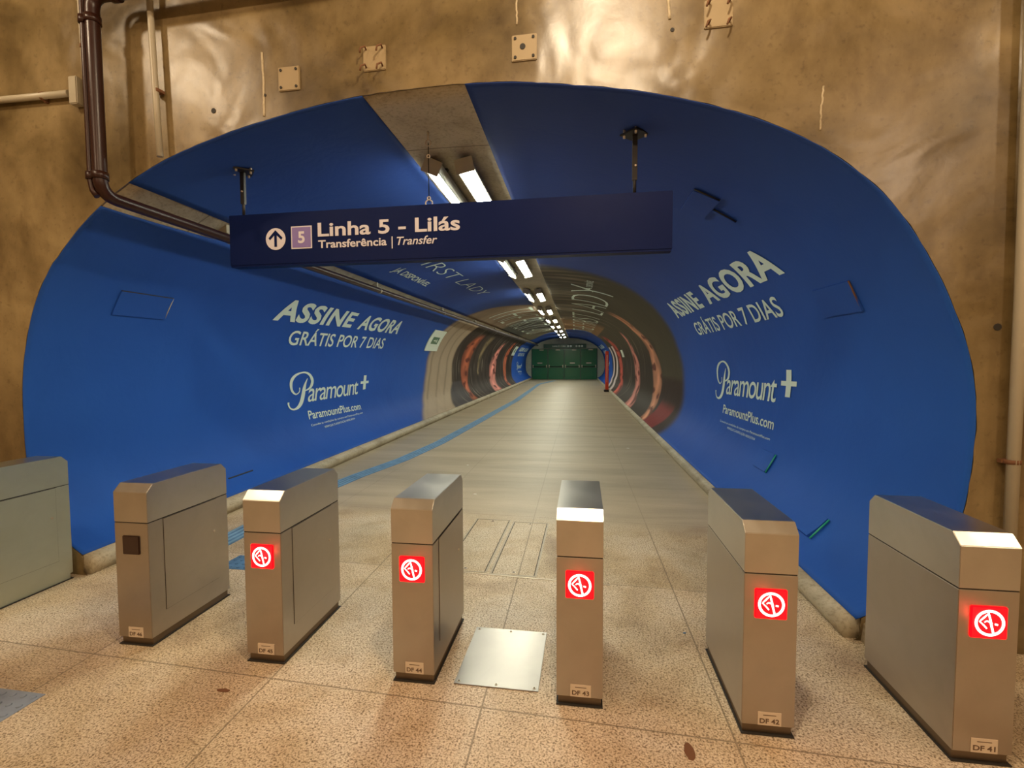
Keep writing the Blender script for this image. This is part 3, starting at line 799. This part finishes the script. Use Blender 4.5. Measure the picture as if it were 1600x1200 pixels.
path = [A0, (0, 3.055, 4.285)] + arc(A0, A1, A2, .08) + [(-3.40, 3.07, 3.4), (-3.40, 3.07, 2.96), (-3.392, 3.075, 2.90), (-3.365, 3.08, 2.86)]
add_tube(bm, [Vector(p_) + inv for p_ in path], .020, 14); obj('pipe_run', bm, 'brown', ps)
collar(ps, (-3.402, 3.07, 4.06), (0, 0, 1), .030); collar(ps, (-3.40, 3.07, 3.0), (0, 0, 1), .030)
def conduit(label, pts, r, clamps=(), box=None, mat='conduit'):
    base = Vector(pts[-1]); t = thing('conduit', label, 'conduit', base)
    bm = bmesh.new(); add_tube(bm, [Vector(p_) - base for p_ in pts], r, 12); obj('tube', bm, mat, t)
    for c, ax in clamps:
        bm = bmesh.new(); a = Vector(c) - base; d = Vector(ax) * .012; add_cyl(bm, a - d, a + d, r * 1.35, 12); add_box(bm, a + Vector((0, .02, 0)), (r * 3.2 if ax[2] else .02, .03, .02 if ax[2] else r * 3.2)); obj('clamp', bm, 'leaf', t)
    return t
wy = lambda x, o_: ystart(x) - o_
conduit('thin pale conduit descending just left of the brown pipes', [(-3.64, wy(-3.64, .03), 5.55), (-3.64, wy(-3.64, .03), 4.3), (-3.625, wy(-3.62, .03), 3.7), (-3.605, wy(-3.6, .03), 3.4), (-3.58, wy(-3.58, .03), 3.30)], .014, [((-3.628, wy(-3.6, .03), 4.02), (0, 0, 1)), ((-3.607, wy(-3.6, .03), 3.44), (0, 0, 1))])
conduit('pale conduit descending the wall right of the brown pipes, ending above the arch', [(-3.03, wy(-3.0, .06), 5.55), (-3.015, wy(-3.0, .06), 4.3), (-2.995, wy(-3.0, .06), 3.6), (-2.98, wy(-3.0, .06), 3.165)], .021, [((-2.995, wy(-3.0, .05), 3.63), (0, 0, 1))])
conduit('horizontal pale conduit on the wall left of the brown pipes', [(-9.9, wy(-9.9, .04), 3.60), (-6, wy(-6, .04), 3.66), (-4.41, wy(-4.4, .04), 3.70), (-3.76, wy(-3.76, .04), 3.69)], .024, [((-4.0, wy(-4.0, .03), 3.695), (1, 0, 0))])
conduit('tall pale conduit reaching down the wall to the floor, held by one clamp', [(2.36, wy(2.4, .05), 5.5), (2.385, wy(2.4, .05), 3.4), (2.40, wy(2.4, .05), 2.0), (2.40, wy(2.4, .05), .0)], .030, [((2.40, wy(2.4, .04), 1.12), (0, 0, 1))])
bm = bmesh.new(); add_box(bm, (0, 0, 0), (.07, .06, .20), bev=.006); o = obj('junction_box', bm, 'conduit', None, (-3.70, wy(-3.7, .035), 3.70)); tag(o, 'small rectangular junction box at the end of the horizontal conduit', 'junction box')
# anchor plates on the wall above the arch
def anchor(x, z, label, hooks=False, hole=False, sz=.16):
    t = thing('anchor_plate', label, 'anchor plate', (x, wy(x, 0), z), SK)
    bm = bmesh.new(); add_box(bm, (0, -.004, 0), (sz, .016, sz), bev=.004); obj('plate', bm, 'anchor', t)
    for a in (-1, 1):
        for c in (-1, 1):
            bm = bmesh.new(); p_ = Vector((a * sz * .36, -.012, c * sz * .36))
            if hooks: add_tube(bm, [p_ + Vector((0, .01, 0)), p_ + Vector((.006, -.03, .004)), p_ + Vector((-.012, -.055, -.018)), p_ + Vector((-.02, -.05, -.045))], .006, 8)
            else: add_cyl(bm, p_ + Vector((0, .008, 0)), p_ + Vector((0, -.006, 0)), .009, 10)
            obj('bolt', bm, 'leaf' if hooks else 'dark', t)
    if hole:
        bm = bmesh.new(); add_cyl(bm, (-.01, .0, .005), (-.01, -.016, .005), .018, 14); obj('socket', bm, 'dark', t)
anchor(-1.98, 3.64, 'square plate with four flat dark bolts beside the crusted streak')
anchor(-1.35, 3.71, 'square plate with bent rusty bolts above the left of the arch crown', True)
anchor(-.34, 3.67, 'square plate with a dark centre socket above the arch crown', hole=True)
anchor(.82, 3.74, 'square plate with bent bolts above the right of the arch crown', True)
for x, z, r, lb in ((-2.58, 3.48, .018, 'dark drill hole in the wall left of the arch plates'), (-2.17, 3.55, .010, 'small dark hole below the cracked streak by the leftmost plate'), (.56, 3.68, .012, 'small dark hole in the wall above the arch, right of the crown'), (2.33, 1.87, .020, 'dark hole in the wall beside the right conduit')):
    bm = bmesh.new(); n = 10
    add_cyl(bm, (0, .01, 0), (0, -.004, 0), r, n); o = obj('wall_hole', bm, 'dark', None, (x, wy(x, 0), z)); tag(o, lb, 'hole')
def streak(pts, r, label):
    bm = bmesh.new(); x0, z0 = pts[0]
    P = []
    for i in range(len(pts) - 1):
        for k in range(8):
            t = k / 8; x = pts[i][0] + (pts[i + 1][0] - pts[i][0]) * t + .006 * nz(i * 8 + k, r * 100); z = pts[i][1] + (pts[i + 1][1] - pts[i][1]) * t
            P.append(Vector((x - x0, wy(x, 0) - wy(x0, 0), z - z0)))
    add_tube(bm, P, r, 8)
    o = obj('mortar_streak', bm, M['bolt'] if 0 else 'plaster', None, (x0, wy(x0, 0), z0)); tag(o, label, 'mortar streak')
streak([(-2.185, 3.84), (-2.18, 3.6), (-2.185, 3.38)], .008, 'pale crusted vertical streak on the wall left of the leftmost plate')
streak([(1.405, 3.27), (1.395, 3.16), (1.39, 3.0)], .006, 'thin white vertical streak on the wall above the arch at right')
streak([(-.395, 4.1), (-.39, 3.95), (-.39, 3.80)], .006, 'thin pale vertical streak above the centre arch plate')
streak([(.52, 4.1), (.53, 3.9), (.545, 3.72)], .009, 'crusted pale vertical streak above the small hole right of the crown')

# ------------------------------------------------------------------ hanging direction sign
SX, SY, SA, SW, SH, SZ = -2.837, 3.7096, -.02754, 3.5, .408, 2.4766
sg = thing('direction_sign', 'long dark blue hanging sign reading Linha 5 - Lilás with arrow', 'sign', (SX, SY, SZ), SA)
bm = bmesh.new(); add_box(bm, (SW / 2, .05, SH / 2), (SW, .10, SH), bev=.004); obj('board', bm, 'sign', sg)
bm = bmesh.new(); add_box(bm, (SW / 2, .05, -.006), (SW - .01, .09, .012)); obj('bottom_rail', bm, 'sign', sg)
def on_sign(name, bm, mat, off=-.002):
    xf(bm, Matrix.Translation((0, off, 0)) @ FRONT); return obj(name, bm, mat, sg)
def disc(bm, cx, cy_, r, z0, z1, n=40, mi=0):
    extrude_poly(bm, [(cx + r * math.cos(2 * math.pi * i / n), cy_ + r * math.sin(2 * math.pi * i / n)) for i in range(n)], z0, z1, 'Z', mi)
bm = bmesh.new(); disc(bm, .419, .20, .087, 0, .002); on_sign('arrow_disc', bm, 'signwhite')
bm = bmesh.new(); ax, az = .419, .20
for pts in ([(-.011, -.062), (.011, -.062), (.011, .04), (-.011, .04)], [(0, .070), (-.062, .008), (-.050, -.008), (0, .040), (.050, -.008), (.062, .008)]):
    extrude_poly(bm, [(ax + a, az + c) for a, c in pts], .0022, .004, 'Z')
on_sign('arrow', bm, 'sign')
bm = bmesh.new(); add_box(bm, (.6465, .204, .001), (.180, .178, .002)); on_sign('line_badge', bm, 'signwhite')
bm = bmesh.new(); add_box(bm, (.6465, .204, .0035), (.160, .158, .002)); on_sign('badge_face', bm, 'purple')
on_sign('lettering', flat_text('5', .618, .158, .092, width=.058, bold=.03), 'signwhite', -.006)
on_sign('lettering', flat_text('Linha 5 - Lilás', .788, .203, .108, width=1.165, bold=.022), 'signwhite')
on_sign('lettering', flat_text('Transferência', .790, .112, .062, width=.575, bold=.02), 'signwhite')
bm = bmesh.new(); add_box(bm, (1.410, .132, .001), (.009, .092, .002)); on_sign('divider', bm, 'signwhite')
on_sign('lettering', flat_text('Transfer', 1.448, .110, .062, width=.325, bold=.01, shear=.25), 'signwhite')
def hanger(x, tall):
    h = .33 if tall < 0 else .37
    ztop = 3.25 - SZ if x < 1 else 3.31 - SZ
    c, s_ = math.cos(SA), math.sin(SA)
    bm = bmesh.new(); add_cyl(bm, (x, .05, SH), (x, .05, SH + .16), .012, 10); o = obj('hanger_rod', bm, 'black', sg)
    bm = bmesh.new(); add_box(bm, (x, .05, (SH + .10 + ztop) / 2), (.036, .030, ztop - SH - .10), bev=.003); b2 = obj('hanger_sleeve', bm, 'black', sg)
    bm = bmesh.new(); add_cyl(bm, (x + .004, .036, SH + .20), (x + .004, .026, SH + .20), .007, 8); obj('screw', bm, 'bolt', b2)
    bm = bmesh.new(); add_box(bm, (x, .05, ztop), (.15, .15, .012), rz=R(45)); br = obj('ceiling_bracket', bm, 'black', sg)
    for a, b_ in ((-.075, 0), (.075, 0), (0, -.075), (0, .075)):
        bm = bmesh.new(); add_cyl(bm, (x + a, .05 + b_, ztop + .06), (x + a, .05 + b_, ztop - .024), .009, 8); obj('bolt', bm, 'bolt', br)
hanger(.10, 0); hanger(3.24, 0)
ch = thing('chain', 'thin chain with ring ends hanging from the crown to the sign top', 'chain', (-1.17, 3.80, 2.90))
bm = bmesh.new(); add_cyl(bm, (0, 0, .04), (0, 0, .50), .004, 8)
obj('wire', bm, 'black', ch)
for z, r in ((.035, .028), (.075, .012), (.50, .022), (.40, .012)):
    bm = bmesh.new(); pts = [(r * math.cos(i / 16 * 2 * math.pi), 0, z + r * math.sin(i / 16 * 2 * math.pi)) for i in range(17)]
    add_tube(bm, pts, .005, 8); obj('ring', bm, 'bolt', ch)
bm = bmesh.new(); add_cyl(bm, (0, 0, .515), (0, 0, .60), .008, 8); obj('hook', bm, 'bolt', ch)

# ------------------------------------------------------------------ turnstiles
TW, TL, TH, CW, CH, SZ_, BZ, PI_ = .2239, .6453, .9713, .0458, .0449, .7451, .0492, .016
def stick_text(bm0, mtx): return xf(bm0, mtx)
def turnstile(num, x, y, lit, door_right, label):
    stl, lid_m = ('steel_green', 'steel_green') if num == 47 else ('steel', 'steel_top')
    t = thing('turnstile', label, 'turnstile', (x, y, 0), -.00934, 'steel turnstile cabinets across the tunnel mouth')
    w2 = TW / 2
    bm = bmesh.new(); add_box(bm, (0, TL / 2, (BZ + SZ_ - .003) / 2), (TW, TL, SZ_ - .003 - BZ), bev=.0025); obj('body', bm, stl, t)
    bm = bmesh.new(); add_box(bm, (0, TL / 2, SZ_), (TW - .006, TL - .006, .01)); obj('seam', bm, 'dark', t)
    bm = bmesh.new()
    extrude_poly(bm, [(0, SZ_ + .003), (0, TH - CH), (CW, TH), (TL - CW, TH), (TL, TH - CH), (TL, SZ_ + .003)], -w2, w2, 'X', bev=.0022)
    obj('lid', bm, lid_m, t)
    bm = bmesh.new(); add_box(bm, (0, TL / 2, BZ / 2 - .001), (TW - PI_, TL - PI_ * 2, BZ)); add_box(bm, (0, TL / 2, .004), (TW + .002, TL + .002, .005), mi=1); obj('plinth', bm, [stl if num == 47 else 'plinth', 'dark'], t)
    # service door: a thin slab in a dark rebate
    sx = w2 if door_right else -w2; sg_ = 1 if door_right else -1
    bm = bmesh.new(); y0, y1, z0, z1 = .105, TL - .10, .175, SZ_ - .004
    add_box(bm, (sx, (y0 + y1) / 2, (z0 + z1) / 2), (.002, y1 - y0, z1 - z0), mi=1)
    add_box(bm, (sx + sg_ * .0015, (y0 + y1) / 2, (z0 + z1) / 2), (.003, y1 - y0 - .0035, z1 - z0 - .0035), bev=.0006)
    d = obj('service_door', bm, [stl, 'dark'], t)
    bm = bmesh.new(); add_cyl(bm, (sx, y1 - .035, .52), (sx + sg_ * .008, y1 - .035, .52), .008, 14); obj('lock', bm, 'bolt', d)
    # signal light
    zc, hs = .612, (.0675 if lit else .056)
    bm = bmesh.new(); add_box(bm, (0, -.003, zc), (hs * 2, .010, hs * 2), bev=.004)
    l = obj('signal_light', bm, 'red' if lit else 'deadlens', t)
    l['label'] = 'glowing red signal light' if lit else 'unlit dark signal window'
    if lit:
        bm = bmesh.new(); n = 48
        for i in range(n):
            a, b_ = 2 * math.pi * i / n, 2 * math.pi * (i + 1) / n
            bm.faces.new([bm.verts.new((r * math.cos(q), r * math.sin(q), 0)) for r, q in ((.0445, a), (.0555, a), (.0555, b_), (.0445, b_))])
        ribbon(bm, [(-.006, .043), (.000, .02), (.006, -.008), (.014, -.042)], [.006, .008, .009, .008])
        ribbon(bm, [(-.006, .040), (-.020, .024), (-.036, .006), (-.034, .002), (-.020, -.012), (-.010, -.024)], [.004, .007, .005, .005, .006, .006])
        ribbon(bm, [(-.020, .002), (-.010, .008), (.002, .002), (.010, -.002)], [.004, .006, .005, .004])
        ribbon(bm, [(.018, -.003), (.026, -.005), (.030, -.006)], [.007, .008, .007])
        bmesh.ops.remove_doubles(bm, verts=bm.verts, dist=1e-5)
        xf(bm, Matrix.Translation((0, -.0095, zc)) @ FRONT); obj('symbol', bm, 'redwhite', l)
        ld = bpy.data.lights.new('added_signal_halo', 'POINT'); ld.energy = .45; ld.color = (1.0, .03, .03); ld.shadow_soft_size = .02  # added unseen point light ahead of the lens, gives a red halo
        lo = bpy.data.objects.new('added_signal_halo', ld); C.objects.link(lo); lo.parent = t; lo.location = (0, -.045, zc)
    # number plate
    bm = bmesh.new(); add_box(bm, (0.006, -.0015, .083), (.100, .003, .062), bev=.001); pl = obj('number_plate', bm, 'plate', t)
    bt = flat_text('DF %d' % num, -.036, .062, .022, width=.083, bold=.02, thick=.0008); xf(bt, Matrix.Translation((0, -.0032, 0)) @ FRONT); obj('lettering', bt, 'plateink', pl)
    bm = bmesh.new(); add_box(bm, (.006, -.0034, .100), (.055, .0008, .003)); obj('small_print', bm, 'plateink', pl)
    return t
TX = {41: 1.6775, 42: .8518, 43: .0129, 44: -.8508, 45: -1.7334, 46: -2.6119, 47: -4.0323}
TY = {41: 2.1969, 42: 2.2435, 43: 2.3222, 44: 2.3899, 45: 2.4462, 46: 2.5030, 47: 2.6013}
for n_ in range(41, 48):
    lb = {41: 'red-lit turnstile touching the kerb end by the tall conduit, plated DF 41',
          42: 'red-lit turnstile next to the one touching the kerb end, plated DF 42',
          43: 'red-lit turnstile seen end-on beside the steel floor plate, plated DF 43',
          44: 'red-lit turnstile whose side faces the steel floor plate, plated DF 44',
          45: 'red-lit turnstile standing next to the one with a dark signal, plated DF 45',
          46: 'steel turnstile whose front signal window is dark and unlit, plated DF 46',
          47: 'greenish steel turnstile without visible signal, beside the one whose signal is dark'}[n_]
    turnstile(n_, TX[n_], TY[n_], n_ not in (46,), True, lb)

# ------------------------------------------------------------------ floor fittings
fp = thing('floor_plate', 'scuffed steel floor plate between turnstiles DF 44 and DF 43', 'floor plate', (-.412, 2.675, 0), -.02)
bm = bmesh.new(); add_box(bm, (0, 0, .003), (.445, .545, .006), bev=.0015); obj('plate', bm, 'steel_plate', fp)
for a, c in ((-.2, -.25), (.2, -.25), (-.2, .25), (.2, .25), (0, .25), (0, -.25)):
    bm = bmesh.new(); add_cyl(bm, (a, c, .005), (a, c, .0085), .008, 12); add_cyl(bm, (a, c, .0085), (a, c, .009), .005, 10, mi=1); obj('screw', bm, ['bolt', 'dark'], fp)
def hatch(x0, x1, y0, y1, label):
    t = thing('floor_hatch', label, 'floor hatch', ((x0 + x1) / 2, (y0 + y1) / 2, 0), -.02)
    w_, h_ = (x1 - x0) / 2, (y1 - y0) / 2
    bm = bmesh.new()
    for a, c, sx, sy_ in ((-w_, 0, .012, 2 * h_), (w_, 0, .012, 2 * h_), (0, -h_, 2 * w_, .014), (0, h_, 2 * w_, .012)): add_box(bm, (a, c, .001), (sx, sy_, .004))
    obj('frame', bm, 'conduit', t)
    bm = bmesh.new()
    for a, c, sx, sy_ in ((-w_ + .012, 0, .006, 2 * h_ - .02), (w_ - .012, 0, .006, 2 * h_ - .02)): add_box(bm, (a, c, .0005), (sx, sy_, .003))
    obj('gap', bm, 'dark', t)
    for c in (-h_ + .05, h_ - .05):
        bm = bmesh.new(); add_box(bm, (0, c, .002), (.035, .03, .004)); add_box(bm, (0, c, .0035), (.018, .014, .003), mi=1); obj('lift_socket', bm, ['bolt', 'dark'], t)
hatch(-.67, -.31, 3.72, 4.97, 'right one of two framed floor hatches just inside the tunnel mouth')
hatch(-1.07, -.71, 3.75, 5.02, 'left one of two framed floor hatches just inside the tunnel mouth')
bm = bmesh.new(); add_box(bm, (0, 0, .0015), (1.6, .012, .005), rz=-.07); o = obj('metal_strip', bm, 'bolt', None, (-.55, 3.70, 0)); tag(o, 'thin metal strip across the floor in front of the two hatches', 'metal strip')

def tact_path(pts, wd, label):
    base = Vector((*pts[0], 0)); t = thing('tactile_paving', label, 'tactile paving', base)
    P = [Vector(p_) for p_ in pts]; bmb = bmesh.new(); bmr = bmesh.new(); L = []
    dn = []
    for a, b_ in zip(P, P[1:]):
        n = max(1, int((b_ - a).length / .8)); dn += [a + (b_ - a) * i / n for i in range(n)]
    dn.append(P[-1])
    def off(i, u):
        d = (dn[min(i + 1, len(dn) - 1)] - dn[max(i - 1, 0)]).normalized(); return dn[i] + Vector((d.y, -d.x)) * u
    def strip(bm, u0, u1, z):
        prev = None
        for i in range(len(dn)):
            a, b_ = off(i, u0), off(i, u1)
            cur = [bm.verts.new((q[0] - base.x, q[1] - base.y, zz)) for q, zz in ((a, 0), (a, z), (b_, z), (b_, 0))]
            if prev:
                for k in range(3): bm.faces.new((prev[k], prev[k + 1], cur[k + 1], cur[k]))
            else: bm.faces.new(cur)
            prev = cur
        bm.faces.new(prev)
    strip(bmb, -wd / 2, wd / 2, .003); obj('base', bmb, 'tactile', t)
    for k in range(4):
        bm = bmesh.new(); u = -wd / 2 + wd * (k + .5) / 4; strip(bm, u - .016, u + .016, .008); obj('guide_bar', bm, 'tactile_bar', t)
tact_path([(-3.30, 3.95), (-3.30, 5.9), (-3.20, 6.7), (-2.96, 7.9), (-2.80, 9.6), (-2.70, 13), (-2.52, 20), (-2.62, 33), (-1.8, 38.5)], .25, 'long blue ribbed tactile strip running down the tunnel floor')
def stud_tile(cx, cy_, sz, mat, label):
    t = thing('tactile_tile', label, 'tactile tile', (cx, cy_, 0), -.03)
    bm = bmesh.new(); add_box(bm, (0, 0, .0015), (sz, sz, .003)); obj('base', bm, mat, t)
    n = int(sz / .062)
    for i in range(n):
        for j in range(n):
            bm = bmesh.new(); a = (i + .5) * sz / n - sz / 2; c = (j + .5) * sz / n - sz / 2
            add_cyl(bm, (a, c, .003), (a, c, .008), .014, 12, r2=.009); obj('stud', bm, mat, t)
stud_tile(-2.79, 3.68, .26, 'tactile', 'blue studded tactile tile behind turnstile DF 46')
stud_tile(-2.945, 1.82, .50, 'tactile2', 'grey blue studded tactile tile on the hall floor in front of the turnstiles')

bm = bmesh.new()
for i in range(3): pass
pts = [(.036 * math.cos(a) * (1 + .35 * nz(a * 2, 1)), .012 * math.sin(a) * (1 + .3 * nz(a * 3, 2))) for a in [i / 14 * 2 * math.pi for i in range(14)]]
extrude_poly(bm, pts, 0, .003, 'Z'); o = obj('dried_leaf', bm, 'leaf', None, (-1.805, 2.205, .001)); tag(o, 'tiny curled brown leaf on the floor in front of DF 45', 'leaf')
bm = bmesh.new()
pts = [(.022 * math.cos(a) * (1 + .3 * nz(a * 2, 7)), .05 * math.sin(a) * (1 + .3 * nz(a * 2, 4))) for a in [i / 18 * 2 * math.pi for i in range(18)]]
extrude_poly(bm, pts, 0, .0008, 'Z'); o = obj('floor_stain', bm, 'leaf', None, (.485, 2.11, .0)); tag(o, 'dark oval stain on the floor between DF 43 and DF 42', 'stain')
for (x, y, s_, lb) in ((-1.28, 5.95, .022, 'small white paper scrap on the tunnel floor behind DF 44'), (.95, 9.4, .03, 'white paper scrap near the right curb deep in the tunnel'), (-1.75, 7.6, .016, 'tiny white scrap on the tunnel floor left of centre'), (.66, 3.05, .010, 'tiny blue scrap on the floor left of DF 42')):
    bm = bmesh.new(); extrude_poly(bm, [(-s_, -s_ * .4), (s_ * .7, -s_ * .6), (s_, s_ * .3), (-s_ * .3, s_ * .7)], 0, .004, 'Z'); o = obj('paper_scrap', bm, 'tactile' if 'blue' in lb else 'paper', None, (x, y, .001)); tag(o, lb, 'litter')

# ------------------------------------------------------------------ far end: wall, doors, sign, red post
bm = bmesh.new(); add_box(bm, (-1.07, YEND + .1, 1.9), (8, .2, 3.8)); struct(obj('wall_far', bm, 'endwall'))
XD0, XD1, HD = -3.87, 1.61, 2.58; LW = (XD1 - XD0) / 4
for i in range(4):
    x = XD0 + LW * (i + .5)
    t = bpy.data.objects.new('door_%d' % (i + 1), None); C.objects.link(t); t.location = (x, YEND - .03, 0); struct(t)
    t['label'] = 'glossy green metal door leaf, %s of four at the tunnel end' % ('first', 'second', 'third', 'last')[i]
    bm = bmesh.new(); add_box(bm, (0, 0, HD / 2), (LW - .03, .05, HD - .02), bev=.006); obj('leaf', bm, 'green', t)
    bm = bmesh.new()
    for sx in (-1, 1): add_box(bm, (sx * (LW / 2 - .025), -.03, HD / 2), (.05, .05, HD))
    add_box(bm, (0, -.03, HD - .03), (LW - .1, .05, .06)); add_box(bm, (0, -.03, .99), (LW - .1, .03, .05)); obj('door_frame', bm, 'greenframe', t)
    bm = bmesh.new(); add_cyl(bm, (-LW / 2 + .12, -.10, 1.08), (LW / 2 - .12, -.10, 1.08), .02, 10); obj('push_bar', bm, 'black', t)
    for sx in (-1, 1):
        bm = bmesh.new(); add_box(bm, (sx * (LW / 2 - .12), -.07, 1.10), (.06, .07, .22), bev=.006); obj('bar_bracket', bm, 'bolt', t)
    if i != 1:
        bm = bmesh.new(); add_box(bm, (0, -.03, 1.37), (.42, .006, .07)); obj('notice', bm, 'steel', t)
    bm = bmesh.new(); add_box(bm, (.15, -.06, HD - .11), (.36, .05, .05)); obj('door_closer', bm, 'bolt', t)
es = thing('direction_sign', 'wide dark green sign above the doors at the tunnel end', 'sign', (-2.85, YEND - .12, 2.62))
bm = bmesh.new(); add_box(bm, (1.78, .05, .17), (3.56, .12, .34), bev=.006); obj('board', bm, 'greenframe', es)
for body, u, wd_ in (('Linha 5 - Lilás', .75, 1.1),):
    bt = flat_text(body, u, .12, .11, width=wd_, bold=.02); xf(bt, Matrix.Translation((0, -.012, 0)) @ FRONT); obj('lettering', bt, 'exitwhite', es)
for u in (2.05, 2.28, 2.75, 2.98, 3.21):
    bm = bmesh.new(); disc(bm, u, .17, .085, 0, .003, 20); xf(bm, Matrix.Translation((0, -.012, 0)) @ FRONT); obj('icon', bm, 'exitwhite', es)
rp = thing('barrier_post', 'tall orange red post with black foot by the kerb, deep in the tunnel', 'post', (1.50, 25.6, 0))
bm = bmesh.new(); add_box(bm, (0, 0, .06), (.30, .35, .12), bev=.02); obj('foot', bm, 'black', rp)
bm = bmesh.new(); add_box(bm, (0, 0, 1.10), (.17, .14, 2.0), bev=.02); obj('post', bm, 'orange', rp)
bm = bmesh.new(); add_cyl(bm, (0, -.07, .5), (0, -.07, 1.9), .012, 8); obj('stripe', bm, 'paper', rp)

# ------------------------------------------------------------------ hall lamps
def hall_lamp(x, y, z, label, power=1.0):
    t = thing('hall_lamp', label, 'lamp', (x, y, z), 0, 'warm lamps hung from the hall ceiling')
    bm = bmesh.new(); add_cyl(bm, (0, 0, .30), (0, 0, 5.6 - z), .012, 8); obj('stem', bm, 'black', t)
    bm = bmesh.new(); prof_ = [(.05, .30), (.09, .28), (.15, .18), (.19, .06), (.185, .06), (.145, .175), (.085, .27), (.05, .29)]
    n = 28; rings = [[bm.verts.new((r * math.cos(2 * math.pi * k / n), r * math.sin(2 * math.pi * k / n), h)) for k in range(n)] for r, h in prof_]
    for a, b_ in zip(rings, rings[1:]):
        for k in range(n):
            f = bm.faces.new((a[k], a[(k + 1) % n], b_[(k + 1) % n], b_[k])); f.smooth = True
    obj('shade', bm, 'housing', t)
    bm = bmesh.new(); add_cyl(bm, (0, 0, .10), (0, 0, .27), .04, 16); obj('bulb', bm, 'halllamp', t)
    ld = bpy.data.lights.new('lamp_light', 'POINT'); ld.energy = HALL_W * power; ld.color = HALL_COL if y > 0 else BACK_COL; ld.shadow_soft_size = .09
    lo = bpy.data.objects.new('lamp_light', ld); C.objects.link(lo); lo.parent = t; lo.location = (0, 0, -.02)
for x, y, lb in ((.15, 1.15, 'hall lamp above the central lane near the wall'), (-4.3, 1.6, 'hall lamp near the wall at left'), (4.6, 1.0, 'hall lamp near the wall at right'),
                 (.0, -3.6, 'hall lamp behind the central lane'), (-4.6, -3.4, 'hall lamp behind at left'), (4.6, -3.8, 'hall lamp behind at right')):
    hall_lamp(x, y, 4.8, lb, (1.3 if abs(x) < 1 else .62) if y > 0 else 1.9)
